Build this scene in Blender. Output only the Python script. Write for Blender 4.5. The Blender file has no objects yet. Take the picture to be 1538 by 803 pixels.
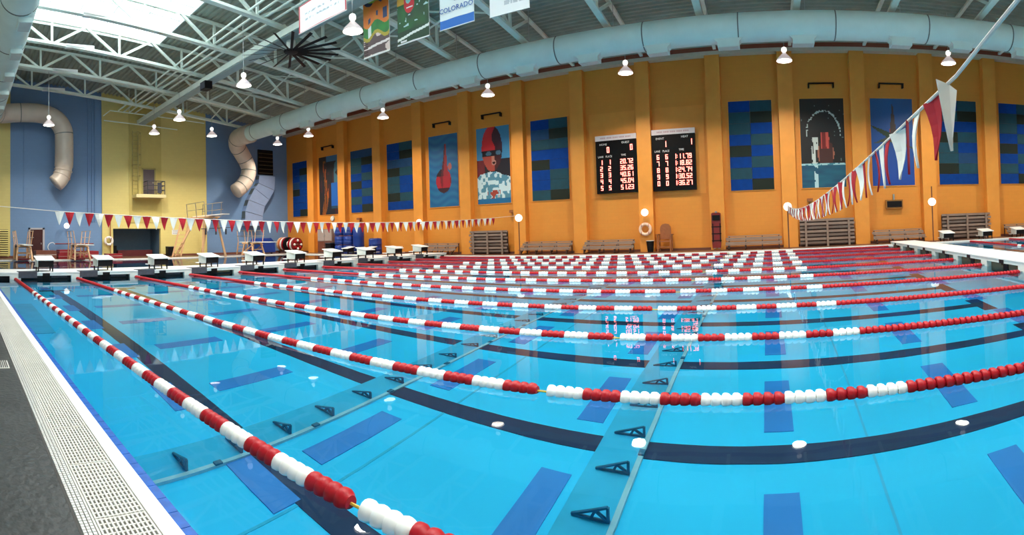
import bpy, math, random
import numpy as np
from mathutils import Vector, Matrix
random.seed(7)
C = bpy.context.scene.collection
sc = bpy.context.scene
PI = math.pi

# ---------------------------------------------------------------- camera (cylindrical panorama lens)
F, X0, YH, PIT, ROL, H = 771.0, 1154.81, 329.03, .0052, -.0383, 1.374
cam = bpy.data.cameras.new('camera'); camo = bpy.data.objects.new('camera', cam); C.objects.link(camo)
cam.type = 'PANO'; cam.panorama_type = 'CENTRAL_CYLINDRICAL'
cam.central_cylindrical_radius = 1.0
cam.central_cylindrical_range_u_min = -X0 / F
cam.central_cylindrical_range_u_max = (1538 - X0) / F
cam.central_cylindrical_range_v_min = -(803 - YH) / F
cam.central_cylindrical_range_v_max = YH / F
cam.clip_end = 300
Rx = Matrix(((1, 0, 0), (0, math.cos(PIT), -math.sin(PIT)), (0, math.sin(PIT), math.cos(PIT))))
Ry = Matrix(((math.cos(ROL), 0, -math.sin(ROL)), (0, 1, 0), (math.sin(ROL), 0, math.cos(ROL))))
B = Matrix(((1, 0, 0), (0, 0, -1), (0, 1, 0)))      # camera looks along +y, up is +z
M4 = (Rx @ Ry @ B).to_4x4(); M4.translation = (0, 0, H)
camo.matrix_world = M4
sc.camera = camo
sc.view_settings.view_transform = 'Standard'; sc.view_settings.look = 'None'
sc.view_settings.gamma = 1.0; sc.view_settings.exposure = 0.0; sc.view_settings.use_curve_mapping = False

# ---------------------------------------------------------------- world and lights
w = bpy.data.worlds.new('World'); sc.world = w; w.use_nodes = True
w.node_tree.nodes['Background'].inputs[0].default_value = (.75, .88, 1, 1)
w.node_tree.nodes['Background'].inputs[1].default_value = 1.0
SKY_E = 4.2
LAMP_W = 350.0
FILL_E = 0.2  # glow of the panes added behind the camera
DECK_Z = .05

# ---------------------------------------------------------------- materials
MATS = {}
def mat(name, col, rough=.6, metal=0.0, emit=None, es=0.0, noise=0.0, nscale=3.0, bump=0.0, bscale=20.0, spec=None, vcol=False, coat=0.0, brick=None):
    if name in MATS: return MATS[name]
    m = bpy.data.materials.new(name); m.use_nodes = True
    nt = m.node_tree; p = nt.nodes['Principled BSDF']
    p.inputs['Roughness'].default_value = rough; p.inputs['Metallic'].default_value = metal
    p.inputs['Base Color'].default_value = (*col, 1)
    if spec is not None: p.inputs['Specular IOR Level'].default_value = spec
    if coat: p.inputs['Coat Weight'].default_value = coat
    tc = nt.nodes.new('ShaderNodeTexCoord')
    geo = nt.nodes.new('ShaderNodeNewGeometry')
    if noise or vcol:
        if noise:
            n = nt.nodes.new('ShaderNodeTexNoise'); n.inputs['Scale'].default_value = nscale; n.inputs['Detail'].default_value = 6
            nt.links.new(geo.outputs['Position'], n.inputs['Vector'])
            r = nt.nodes.new('ShaderNodeMapRange'); r.inputs[1].default_value = .25; r.inputs[2].default_value = .75
            r.inputs[3].default_value = 1 - noise; r.inputs[4].default_value = 1 + noise
            nt.links.new(n.outputs['Fac'], r.inputs[0])
            mx = nt.nodes.new('ShaderNodeVectorMath'); mx.operation = 'SCALE'
            nt.links.new(r.outputs[0], mx.inputs['Scale'])
            mx.inputs[0].default_value = col
            nt.links.new(mx.outputs[0], p.inputs['Base Color'])
        if vcol:
            a = nt.nodes.new('ShaderNodeVertexColor'); a.layer_name = 'Col'
            nt.links.new(a.outputs['Color'], p.inputs['Base Color'])
    if brick:     # painted block wall: shallow mortar relief and slight tone
        bw, bh, axes = brick
        sx = nt.nodes.new('ShaderNodeSeparateXYZ'); nt.links.new(geo.outputs['Position'], sx.inputs[0])
        cx = nt.nodes.new('ShaderNodeCombineXYZ')
        nt.links.new(sx.outputs[axes[0]], cx.inputs[0]); nt.links.new(sx.outputs[axes[1]], cx.inputs[1])
        b = nt.nodes.new('ShaderNodeTexBrick'); b.inputs['Scale'].default_value = 1.0
        b.inputs['Brick Width'].default_value = bw; b.inputs['Row Height'].default_value = bh
        b.inputs['Mortar Size'].default_value = .008; b.inputs['Mortar Smooth'].default_value = .3
        b.inputs['Color1'].default_value = (*col, 1); b.inputs['Color2'].default_value = (*[c * .97 for c in col], 1)
        b.inputs['Mortar'].default_value = (*[c * .93 for c in col], 1)
        nt.links.new(cx.outputs[0], b.inputs['Vector']); nt.links.new(b.outputs['Color'], p.inputs['Base Color'])
    if bump:
        n2 = nt.nodes.new('ShaderNodeTexNoise'); n2.inputs['Scale'].default_value = bscale; n2.inputs['Detail'].default_value = 4
        nt.links.new(geo.outputs['Position'], n2.inputs['Vector'])
        bp = nt.nodes.new('ShaderNodeBump'); bp.inputs['Strength'].default_value = bump; bp.inputs['Distance'].default_value = .02
        nt.links.new(n2.outputs['Fac'], bp.inputs['Height']); nt.links.new(bp.outputs['Normal'], p.inputs['Normal'])
    if emit:
        p.inputs['Emission Color'].default_value = (*emit, 1); p.inputs['Emission Strength'].default_value = es
    MATS[name] = m
    return m

ORANGE = (.74, .28, .035)
m_orange = mat('orange_wall_paint', ORANGE, .55, brick=(.4, .2, ('X', 'Z')))
m_orange_side = mat('orange_pilaster_paint', (.80, .31, .045), .55, noise=.05, nscale=2)
m_yellow = mat('yellow_wall_paint', (.74, .64, .24), .6, brick=(.4, .2, ('Y', 'Z')))
m_blue = mat('blue_wall_paint', (.16, .29, .52), .6, brick=(.4, .2, ('Y', 'Z')))
m_cream = mat('light_wall_paint', (.6, .55, .42), .7, noise=.06)
m_deckmetal = mat('roof_deck_metal', (.34, .38, .32), .5, .0, noise=.15, nscale=1.5)
m_truss = mat('truss_paint', (.80, .90, .82), .45, noise=.08, nscale=2)
m_duct = mat('duct_fabric_paint', (.66, .82, .80), .5, .0, noise=.06, nscale=1.5, bump=.1, bscale=8)
m_duct2 = mat('duct_cream_paint', (.62, .54, .47), .35, noise=.06, nscale=2)
m_seam = mat('seam_dark', (.12, .15, .15), .5)
m_white = mat('white_gelcoat', (.85, .87, .86), .35, noise=.04)
m_panelgrey = mat('pale_panel', (.60, .66, .64), .5, noise=.08)
m_black = mat('black_plastic', (.006, .006, .008), .5, noise=.1, spec=.2)
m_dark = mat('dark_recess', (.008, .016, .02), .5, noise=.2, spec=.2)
m_brownrec = mat('brown_recess', (.12, .09, .04), .5, noise=.2)
m_grey = mat('grey_rubber', (.05, .055, .075), .8, noise=.2, nscale=12)
m_steel = mat('steel', (.45, .46, .46), .3, .9, noise=.05)
m_alu = mat('aluminium_plank', (.30, .22, .18), .5, .2, noise=.1)
m_benchframe = mat('bench_frame', (.06, .035, .03), .5, .2, noise=.1)
m_red = mat('red_plastic', (.36, .002, .010), .45, noise=.06, spec=.3)
m_wfloat = mat('white_plastic', (.86, .87, .85), .35, noise=.04)
m_rope = mat('yellow_cable', (.65, .45, .05), .5, noise=.1)
m_cord = mat('white_cord', (.75, .72, .66), .7, noise=.1)
m_penw = mat('white_cloth', (.88, .88, .82), .8, noise=.05)
m_penr = mat('red_cloth', (.42, .004, .018), .8, noise=.08)
m_concrete = mat('wet_dark_concrete', (.021, .025, .027), .5, noise=.6, nscale=1.6, bump=.4, bscale=18)
m_fardeck = mat('brown_deck_tile', (.13, .06, .035), .4, noise=.15, nscale=4)
m_grate = mat('grate_plastic', (.60, .60, .57), .5, noise=.06)
m_tilew = mat('white_tile', (.60, .61, .60), .3, noise=.05, nscale=30)
m_tileb = mat('cobalt_tile', (.0, .085, .40), .4, noise=.25, nscale=15, spec=.2)
m_grout = mat('dark_grout', (.05, .05, .05), .8, noise=.1)
m_pool = mat('pool_floor_paint', (.004, .60, .97), .7, noise=.04, nscale=.6)
m_poolwall = mat('pool_wall_paint', (.03, .45, .75), .7, noise=.05)
m_well = mat('diving_well_paint', (.01, .12, .28), .7, noise=.05)
m_line = mat('black_lane_tile', (.0, .028, .085), .8, noise=.1)
m_dash = mat('blue_lane_tile', (.003, .23, .66), .5, noise=.06)
m_sub = mat('submerged_slab', (.005, .44, .72), .7, noise=.1)
m_subdark = mat('submerged_bracket', (.004, .13, .24), .6, noise=.1)
m_subbar = mat('submerged_pale_bar', (.25, .6, .7), .6, noise=.1)
m_brown = mat('brown_wood', (.33, .11, .035), .5, noise=.15, nscale=10)
m_peach = mat('peach_frame_paint', (.72, .45, .25), .45, noise=.08)
m_mat_red = mat('red_vinyl', (.24, .008, .018), .45, noise=.1)
m_barrel = mat('blue_barrel_plastic', (.008, .04, .26), .35, noise=.1)
m_globe = mat('white_globe', (.9, .9, .88), .3, emit=(1, .97, .9), es=1.6)
m_lampglow = mat('lamp_reflector_glow', (.9, .85, .8), .3, emit=(1, .93, .82), es=6.0)
m_cabinet = mat('scoreboard_black', (.003, .003, .004), .5, noise=.1, spec=.15)
m_led = mat('red_led', (.2, .02, .01), .5, emit=(1, .17, .13), es=7)
m_hdr = mat('scoreboard_header', (.75, .68, .70), .5, noise=.04)
m_lit = mat('white_print', (.85, .85, .85), .6)
m_gprint = mat('grey_print', (.30, .32, .36), .6)
m_bprint = mat('blue_print', (.01, .10, .42), .6)
m_print = mat('poster_print', (.5, .5, .5), .5, vcol=True)
m_recess = mat('recess_paint', (.30, .13, .02), .6, noise=.06)
m_darkred = mat('dark_red_plastic', (.20, .012, .012), .4, noise=.15, nscale=6)
m_bluemat = mat('pale_blue_duct', (.26, .36, .58), .5, noise=.05)
m_brick = mat('rust_paint', (.16, .05, .03), .6, noise=.1)
TILE = dict(b=mat('tile_blue', (.003, .045, .25), .8, noise=.15, nscale=4, spec=.15), g=mat('tile_teal', (.004, .055, .085), .8, noise=.15, nscale=4),
            k=mat('tile_dark_green', (.004, .012, .006), .8, noise=.15, nscale=4), m=mat('tile_mid_blue', (.004, .05, .15), .8, noise=.15, nscale=4))

def pane_mat():
    m = bpy.data.materials.new('skylight_pane'); m.use_nodes = True; p = m.node_tree.nodes['Principled BSDF']
    p.inputs['Base Color'].default_value = (.9, .95, .95, 1)
    p.inputs['Emission Color'].default_value = (.90, .97, 1, 1); p.inputs['Emission Strength'].default_value = SKY_E
    return m
m_pane = pane_mat()
m_fillpane = pane_mat(); m_fillpane.name = 'added_fill_pane'  # emissive panes out of view, added as soft fill light
m_fillpane.node_tree.nodes['Principled BSDF'].inputs['Emission Strength'].default_value = FILL_E

def water_mat():
    m = bpy.data.materials.new('pool_water'); m.use_nodes = True; nt = m.node_tree
    nt.nodes.remove(nt.nodes['Principled BSDF'])
    g = nt.nodes.new('ShaderNodeBsdfRefraction'); g.inputs['IOR'].default_value = 1.333; g.inputs['Roughness'].default_value = 0
    g.inputs['Color'].default_value = (.98, 1, 1, 1)
    gl = nt.nodes.new('ShaderNodeBsdfGlossy'); gl.inputs['Roughness'].default_value = .01
    fr_ = nt.nodes.new('ShaderNodeFresnel'); fr_.inputs['IOR'].default_value = 1.19
    mx = nt.nodes.new('ShaderNodeMixShader')
    geo = nt.nodes.new('ShaderNodeNewGeometry')
    n = nt.nodes.new('ShaderNodeTexNoise'); n.inputs['Scale'].default_value = 1.3; n.inputs['Detail'].default_value = 2
    nt.links.new(geo.outputs['Position'], n.inputs['Vector'])
    b = nt.nodes.new('ShaderNodeBump'); b.inputs['Strength'].default_value = .035; b.inputs['Distance'].default_value = .05
    nt.links.new(n.outputs['Fac'], b.inputs['Height'])
    for q in (g, gl, fr_): nt.links.new(b.outputs['Normal'], q.inputs['Normal'])
    nt.links.new(fr_.outputs[0], mx.inputs[0]); nt.links.new(g.outputs[0], mx.inputs[1]); nt.links.new(gl.outputs[0], mx.inputs[2])
    nt.links.new(mx.outputs[0], nt.nodes['Material Output'].inputs[0])
    return m
m_water = water_mat()

# ---------------------------------------------------------------- mesh helpers
class MB:
    def __init__(s): s.v = []; s.f = []; s.mi = []; s.m = 0
    def add(s, vs, fs):
        n = len(s.v); s.v += [tuple(v) for v in vs]; s.f += [tuple(n + i for i in f) for f in fs]; s.mi += [s.m] * len(fs); return s
    def box(s, x0, y0, z0, x1, y1, z1):
        vs = [(x0, y0, z0), (x1, y0, z0), (x1, y1, z0), (x0, y1, z0), (x0, y0, z1), (x1, y0, z1), (x1, y1, z1), (x0, y1, z1)]
        return s.add(vs, [(0, 3, 2, 1), (4, 5, 6, 7), (0, 1, 5, 4), (1, 2, 6, 5), (2, 3, 7, 6), (3, 0, 4, 7)])
    def beam(s, a, b, wd, ht, up=(0, 0, 1)):
        a = Vector(a); b = Vector(b); d = (b - a).normalized(); u = Vector(up)
        if abs(d.dot(u)) > .98: u = Vector((0, 1, 0))
        r = d.cross(u).normalized(); u = r.cross(d).normalized()
        vs = []
        for p in (a, b):
            for i, j in ((-1, -1), (1, -1), (1, 1), (-1, 1)): vs.append(p + r * (i * wd / 2) + u * (j * ht / 2))
        return s.add(vs, [(0, 1, 2, 3), (7, 6, 5, 4), (0, 4, 5, 1), (1, 5, 6, 2), (2, 6, 7, 3), (3, 7, 4, 0)])
    def tube(s, pts, r, n=8, cap=True):
        P = [Vector(p) for p in pts]; rs = r if isinstance(r, (list, tuple)) else [r] * len(P)
        T = []
        for i in range(len(P)):
            d = (P[min(i + 1, len(P) - 1)] - P[max(i - 1, 0)]); T.append(d.normalized())
        u = Vector((0, 0, 1)) if abs(T[0].z) < .9 else Vector((1, 0, 0))
        vs = []; 
        for i, p in enumerate(P):
            rr = T[i].cross(u).normalized(); u = rr.cross(T[i]).normalized()
            for k in range(n):
                a = 2 * PI * k / n; vs.append(p + (rr * math.cos(a) + u * math.sin(a)) * rs[i])
        fs = []
        for i in range(len(P) - 1):
            for k in range(n):
                k2 = (k + 1) % n; fs.append((i * n + k, (i + 1) * n + k, (i + 1) * n + k2, i * n + k2))
        if cap: fs += [tuple(range(n)), tuple(reversed(range((len(P) - 1) * n, len(P) * n)))]
        return s.add(vs, fs)
    def lathe(s, prof, n=16, axis='z', o=(0, 0, 0)):
        vs = []
        for (h, r) in prof:
            for k in range(n):
                a = 2 * PI * k / n; c, q = r * math.cos(a), r * math.sin(a)
                v = {'z': (c, q, h), 'x': (h, c, q), 'y': (c, h, -q)}[axis]
                vs.append((v[0] + o[0], v[1] + o[1], v[2] + o[2]))
        fs = []
        for i in range(len(prof) - 1):
            for k in range(n):
                k2 = (k + 1) % n; fs.append((i * n + k, i * n + k2, (i + 1) * n + k2, (i + 1) * n + k))
        fs += [tuple(reversed(range(n))), tuple(range((len(prof) - 1) * n, len(prof) * n))]
        return s.add(vs, fs)
    def sphere(s, c, r, n=14, m=9):
        prof = [(-r * math.cos(PI * (i + .02) / (m + .04)), max(.002, r * math.sin(PI * (i + .02) / (m + .04)))) for i in range(m + 1)]
        return s.lathe(prof, n, 'z', c)
    def prism(s, poly, a0, a1, axis='x'):
        """poly in the plane across axis, extruded a0..a1"""
        def f(p, a): return {'x': (a, p[0], p[1]), 'y': (p[0], a, p[1]), 'z': (p[0], p[1], a)}[axis]
        n = len(poly); vs = [f(p, a0) for p in poly] + [f(p, a1) for p in poly]
        return s.add(vs, [tuple(reversed(range(n))), tuple(range(n, 2 * n))] + [(i, (i + 1) % n, n + (i + 1) % n, n + i) for i in range(n)])
    def torus(s, c, R, r, axis='y', n=20, k=8):
        vs = []; fs = []
        for i in range(n):
            a = 2 * PI * i / n
            for j in range(k):
                b = 2 * PI * j / k; q = R + r * math.cos(b); h = r * math.sin(b)
                v = {'y': (q * math.cos(a), h, q * math.sin(a)), 'x': (h, q * math.cos(a), q * math.sin(a)), 'z': (q * math.cos(a), q * math.sin(a), h)}[axis]
                vs.append((v[0] + c[0], v[1] + c[1], v[2] + c[2]))
                fs.append((i * k + j, ((i + 1) % n) * k + j, ((i + 1) % n) * k + (j + 1) % k, i * k + (j + 1) % k))
        return s.add(vs, fs)
    def mesh(s, name, mats, smooth=False):
        me = bpy.data.meshes.new(name); me.from_pydata(s.v, [], s.f)
        for m in (mats if isinstance(mats, (list, tuple)) else [mats]): me.materials.append(m)
        if isinstance(mats, (list, tuple)): me.polygons.foreach_set('material_index', s.mi)
        if smooth: me.shade_smooth() if hasattr(me, 'shade_smooth') else None
        me.update(); return me
    def build(s, name, m, parent=None, smooth=False, off=None, loc=None, **props):
        """off: subtract this point from the vertices (world coordinates -> parent's)"""
        if off is None and parent is not None and parent.get('_w'): off = parent['_w']
        if off is not None: s.v = [(v[0] - off[0], v[1] - off[1], v[2] - off[2]) for v in s.v]
        me = s.mesh(name, m, smooth)
        if smooth and smooth != 'all':
            try: me.set_sharp_from_angle(angle=math.radians(40))
            except Exception: pass
        return link(name, me, parent, loc, **props)

def link(name, me, parent=None, loc=None, rot=None, **props):
    o = bpy.data.objects.new(name, me); C.objects.link(o)
    if parent: o.parent = parent
    if loc: o.location = loc
    if rot: o.rotation_euler = rot
    for k, v in props.items():
        if v is not None: o[k] = v
    return o
def tag(o, label, cat, group=None):
    o['label'] = label; o['category'] = cat
    if group: o['group'] = group
    return o
def thing(name, label, cat, loc=(0, 0, 0), group=None, rz=0, world=False):
    o = bpy.data.objects.new(name, None); C.objects.link(o); o.location = loc; o.rotation_euler = (0, 0, rz)
    o.empty_display_size = .2
    if world: o['_w'] = tuple(loc)      # children are given in world coordinates
    return tag(o, label, cat, group)
def struct(name, mb, m, parent=None, smooth=False, **p):
    return mb.build(name, m, parent, smooth, kind='structure', **p)
def sroot(name, loc=(0, 0, 0)):
    o = bpy.data.objects.new(name, None); C.objects.link(o); o.location = loc; o['kind'] = 'structure'; o['_w'] = tuple(loc); return o
def dup(root, loc, label, rz=None, name=None):
    r = root.copy(); C.objects.link(r); r.location = loc; r['label'] = label
    if rz is not None: r.rotation_euler = (0, 0, rz)
    for ch in list(root.children):
        c = ch.copy(); C.objects.link(c); c.parent = r
        for g in ch.children:
            d = g.copy(); C.objects.link(d); d.parent = c
    return r
def text(name, s, size, m, parent, loc, rot, extrude=.004, align='CENTER', sx=1.0):
    cu = bpy.data.curves.new(name, 'FONT'); cu.body = s; cu.size = size; cu.extrude = extrude; cu.align_x = align; cu.resolution_u = 2
    t = bpy.data.objects.new('tmp', cu); C.objects.link(t)
    me = bpy.data.meshes.new_from_object(t.evaluated_get(bpy.context.evaluated_depsgraph_get()))
    bpy.data.objects.remove(t)
    me.materials.clear(); me.materials.append(m)
    o = link(name, me, parent, loc, rot); o.scale = (sx, 1, 1)
    return o
ORD = ['first', 'second', 'third', 'fourth', 'fifth', 'sixth', 'seventh', 'eighth', 'ninth', 'tenth', 'eleventh', 'twelfth', 'thirteenth', 'fourteenth', 'fifteenth', 'sixteenth']

# ================================================================= STRUCTURE
XL, XR, YB, YF = -36.0, 24.0, 26.5, -5.0
PX0, PX1, PY0, PY1 = -32.2, 22.0, 1.0, 23.97       # the basin
BLX, BRX = -17.42, 5.5                             # faces of the two bulkheads
BLW, BRW = -19.25, 6.62
D, DW = 2.1, 4.0
# decks
struct('floor', MB().box(XL, YF, -.4, XR, .53, DECK_Z), m_concrete)
struct('floor_far', MB().box(XL, PY1 + .30, -.4, XR, YB, DECK_Z), m_fardeck)
struct('floor_left', MB().box(XL, .53, -.4, PX0 - .3, PY1 + .3, DECK_Z), m_fardeck)
struct('floor_right', MB().box(PX1 + .3, .53, -.4, XR, PY1 + .3, DECK_Z), m_fardeck)
co = MB().box(PX0 - .3, PY1, -.4, PX1 + .3, PY1 + .3, DECK_Z + .012).box(PX0 - .3, .97, -.4, PX0, PY1, DECK_Z + .012).box(PX1, .97, -.4, PX1 + .3, PY1, DECK_Z + .012)
struct('trim_1', co, m_white)
# basin shell
struct('pool_floor', MB().box(BLW, PY0 - .2, -D - .3, PX1 + .2, PY1 + .2, -D), m_pool)
struct('diving_well_floor', MB().box(PX0 - .2, PY0 - .2, -DW - .3, BLW, PY1 + .2, -DW), m_well)
pw = MB().box(BLW, PY1, -D, PX1, PY1 + .2, -.0).box(BLW, PY0 - .2, -D, PX1, PY0 - .03, -.0).box(PX1, PY0 - .2, -D, PX1 + .2, PY1 + .2, 0)
struct('pool_wall', pw, m_poolwall)
ww = MB().box(PX0, PY1, -DW, BLW, PY1 + .2, 0).box(PX0, PY0 - .2, -DW, BLW, PY0 - .03, 0).box(PX0 - .2, PY0 - .2, -DW, PX0, PY1 + .2, 0).box(BLW, PY0, -DW, BLW + .3, PY1, -D)
struct('diving_well_wall', ww, m_well)
# water
wb = MB(); wb.add([(PX0, PY0 - .03, 0), (PX1, PY0 - .03, 0), (PX1, PY1, 0), (PX0, PY1, 0)], [(0, 1, 2, 3)])
water = struct('pool_water', wb, m_water)

# lane lines and dashes on the floor
ROPE_Y = [1.80 + 2.134 * i for i in range(11)]
LANE_Y = [(ROPE_Y[i] + ROPE_Y[i + 1]) / 2 for i in range(10)]
ln = sroot('lane_marking')
for y in LANE_Y:
    MB().box(-15.95, y - .14, -D, 4.1, y + .14, -D + .012).build('lane_line', m_line, ln)
    for x in (-15.95, 3.85): MB().box(x, y - .5, -D, x + .27, y + .5, -D + .013).build('cross_bar', m_line, ln)
for k in range(-8, 3):
    x = .02 + 2.06 * k
    if x < -16.5 or x > 5.0: continue
    MB().box(x - .42, 2.50, -D, x + .42, 2.79, -D + .016).build('end_dash', m_dash, ln)
    for y in ROPE_Y[1:]:
        MB().box(x - .155, y - .68, -D, x + .155, min(y + .52, 23.9), -D + .012).build('lane_dash', m_dash, ln)
for k in range(3, 9):
    x = 1.1 + 2.134 * k
    MB().box(x - .14, 3, -D, x + .14, 22, -D + .012).build('lane_line', m_line, ln)
# expansion joint in the floor
MB().box(-3.66, 1.0, -D, -3.63, 23.9, -D + .006).build('floor_joint', m_sub, ln)
MB().box(.9, 1.0, -D, .925, 23.9, -D + .004).build('floor_joint', m_poolwall, ln)
# floor drain grille, dark
dr = tag(MB().box(-13.2, 1.2, -D, -9.7, 1.78, -D + .03).build('floor_drain', m_sub), 'long dark grey drain panel on the pool bottom beside the near gutter', 'drain')

# submerged bracket tracks lying across the bottom
def track(x, label, flip):
    t = thing('submerged_track', label, 'track', (x, 1.6, -D), group='submerged tracks on the pool bottom')
    s = 1 if not flip else -1
    MB().box(-.27, 0, 0, .17, 21.5, .03).build('base_slab', m_sub, t)
    MB().box(.17, 0, 0, .22, 21.5, .05).build('edge_bar', m_subbar, t)
    b = MB()
    for p, q in (((.15, 0, .04), (.15, 0, .23)), ((-.17, 0, .05), (.15, 0, .23)), ((-.17, 0, .05), (.15, 0, .05)), ((.0, 0, .05), (.04, 0, .16)), ((.04, 0, .16), (.15, 0, .05))):
        b.beam(p, q, .024, .024, up=(0, 1, 0))
    me = b.mesh('bracket', m_subdark)
    c = MB().box(.17, -.04, .05, .23, .04, .08).mesh('clamp', m_subdark)
    y = .5; k = 0
    while y < 21:
        link('bracket', me, t, (0, y, 0))
        if k % 2 == 0: link('clamp', c, t, (0, y + .32, 0))
        y += .62; k += 1
track(-1.52, 'dark submerged track of triangular brackets crossing the pool bottom under the scoreboards', False)
track(-4.72, 'dark submerged track of triangular brackets on the pool bottom, the one further left', False)

# near pool edge: lip, gutter grate, tile strip, blue tile line
ed = sroot('gutter', (-6, .75, 0))
MB().box(PX0, .885, -.4, PX1, .972, DECK_Z).build('pool_lip', m_white, ed)
MB().box(PX0, .53, -.4, PX1, .545, DECK_Z + .001).build('edge_strip', m_grout, ed)
MB().box(PX0, .545, -.4, PX1, .885, DECK_Z - .10).build('gutter_channel', m_grout, ed)
MB().box(PX0, .612, -.06, PX1, .622, DECK_Z).build('gutter_rail', m_grate, ed)
tb = MB().box(0, 0, 0, .145, .083, .2).mesh('blue_tile', m_tileb)
for i in range(118):
    link('blue_tile', tb, ed, (-17.4 + i * .15 + 6, .972 - .75, -.19))
MB().box(.35, .972, -.19, PX1, 1.055, .01).build('blue_tile_row', m_tileb, ed, kind='stuff')
MB().box(PX0, .972, -.19, -17.42, 1.055, .01).build('blue_tile_row', m_tileb, ed, kind='stuff')
SEC = .6
g = MB(); L = SEC - .006
nr = 12
for i in range(nr):
    y = .632 + i * (.240 / (nr - 1)) ; g.box(0, y - .0048, -.03, L, y + .0048, 0)
for i in range(15):
    x = .001 + i * (L - .016) / 14; g.box(x, .626, -.03, x + .010, .878, -.0015)
gm = g.mesh('grate_panel', m_grate)
tl = MB()
for i in range(24):
    for j in range(3):
        tl.box(i * .025, .548 + j * .0215, -.02, i * .025 + .020, .548 + j * .0215 + .0165, 0)
tm = tl.mesh('mosaic_strip', m_tilew)
MB().box(PX0, .546, -.3, PX1, .612, DECK_Z - .006).build('mosaic_bed', m_grout, ed)
for i in range(34):
    x = -20.4 + i * SEC
    link('grate_panel', gm, ed, (x + 6, -.75, DECK_Z), kind='stuff')
    if i < 34: link('mosaic_strip', tm, ed, (x + 6, -.75, DECK_Z), kind='stuff')
d2 = thing('deck_drain', 'small square white drain cover in the dark near deck', 'drain cover', (-5.45, .43, DECK_Z))
MB().box(-.16, -.06, 0, .16, .06, .008).build('frame', m_grate, d2)
for k in range(5): MB().box(-.14, -.045 + k * .02, .008, .14, -.035 + k * .02, .013).build('slot_bar', m_grout, d2)

# ---- back wall with pilasters
BAY = 3.7136
def bayx(n): return 2.9455 + (n - 3) * BAY
ZT = 10.45
struct('wall_back', MB().box(XL - .3, YB, -.4, XR + .3, YB + .3, ZT + .3), m_orange)
for n in range(-7, 9):
    px = bayx(n) + BAY / 2
    if px < XR:
        struct('pilaster', MB().box(px - .38, YB - .42, DECK_Z, px + .38, YB, ZT), m_orange_side)
struct('trim_2', MB().box(XL, YB - .45, 10.03, XR, YB, 10.22), mat('ledge_cream', (.62, .52, .42), .6, noise=.05))
struct('trim_3', MB().box(XL, YB - .44, 10.22, XR, YB, 10.72), mat('red_brown_frieze', (.26, .06, .03), .6, noise=.1))
struct('baseboard_back', MB().box(XL, YB - .03, DECK_Z, XR, YB, DECK_Z + .12), m_brick)
# ---- left wall: bands of blue and yellow with setbacks
lw = sroot('wall_left', (XL, 10, 0))
MB().box(XL - .3, YF, -.4, XL, 3.33, 13.6).build('yellow_band', m_yellow, lw)
MB().box(XL - .3, 3.33, -.4, XL - .06, 10.06, 13.6).build('blue_band', m_blue, lw)
a = MB()     # yellow band with the deep alcove
a.box(XL - .3, 10.06, -.4, XL, 10.87, 13.6).box(XL - .3, 10.87, 2.12, XL, 14.62, 13.6).box(XL - .3, 14.62, -.4, XL, 18.53, 13.6)
a.build('yellow_band', m_yellow, lw)
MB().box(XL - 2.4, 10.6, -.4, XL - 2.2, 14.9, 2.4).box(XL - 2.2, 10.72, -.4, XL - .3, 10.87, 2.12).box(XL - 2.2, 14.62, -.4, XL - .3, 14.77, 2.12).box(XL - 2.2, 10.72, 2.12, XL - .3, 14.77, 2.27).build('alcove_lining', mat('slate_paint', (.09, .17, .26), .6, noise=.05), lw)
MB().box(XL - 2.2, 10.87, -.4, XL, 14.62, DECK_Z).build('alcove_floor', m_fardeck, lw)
MB().box(XL - .3, 18.53, -.4, XL - .06, YB, 13.6).build('blue_band', m_blue, lw)
MB().box(XL - .0, 12.12, 2.55, XL + .04, 14.71, 11.6).build('pale_recess_panel', mat('pale_yellow_panel', (.60, .50, .16), .6, noise=.04), lw)
for y in (3.33, 10.06, 18.53): MB().box(XL - .06, y - .02, DECK_Z, XL + .02, y + .02, 12.5).build('corner_bead', m_yellow, lw)
MB().box(XL, YF, DECK_Z, XL + .03, 10.87, DECK_Z + .14).build('baseboard', m_brick, lw)
MB().box(XL, 14.62, DECK_Z, XL + .03, YB, DECK_Z + .14).build('baseboard', m_brick, lw)
# right wall and the near wall with glowing panes added for light
struct('wall_right', MB().box(XR, YF, -.4, XR + .3, YB, 13.9), m_orange_side)
nw = MB().box(XL, YF - .3, -.4, XR, YF, 1.0).box(XL, YF - .3, 5.0, XR, YF, 13.9)
for k in range(16): x = XL + k * 4.0; nw.box(x - .5 if k else x, YF - .3, 1.0, x + .5, YF, 5.0)
struct('wall_front', nw, m_cream)
for k in range(15):
    x = XL + k * 4.0
    struct('window_%d' % (k + 2), MB().box(x + .5, YF - .2, 1.0, x + 3.5, YF - .15, 5.0), m_fillpane)  # unseen glowing pane, added to brighten the hall

# ---- roof: corrugated metal deck sloping down to the back wall
def zr(y): return 13.05 - .1 * y
def corrug(x0, x1, y0, y1):
    mb = MB(); y = y0; P = .30; prof = []
    while y < y1 - 1e-6:
        for dy, dz in ((0, 0), (.10, 0), (.14, .09), (.26, .09)):
            if y + dy <= y1: prof.append((y + dy, zr(y + dy) + dz))
        y += P
    prof.append((y1, zr(y1)))
    vs = [(x, p[0], p[1]) for p in prof for x in (x0, x1)]
    mb.add(vs, [(2 * i, 2 * i + 2, 2 * i + 3, 2 * i + 1) for i in range(len(prof) - 1)])
    return mb
SX0, SX1, SY0, SY1 = -26.0, 22.0, 1.0, 10.4
ce = sroot('ceiling', (0, 10, 12))
corrug(XL, SX0, YF, YB).build('roof_deck', m_deckmetal, ce)
corrug(SX0, XR, SY1, YB).build('roof_deck', m_deckmetal, ce)
corrug(SX0, XR, YF, SY0).build('roof_deck', m_deckmetal, ce)
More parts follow.
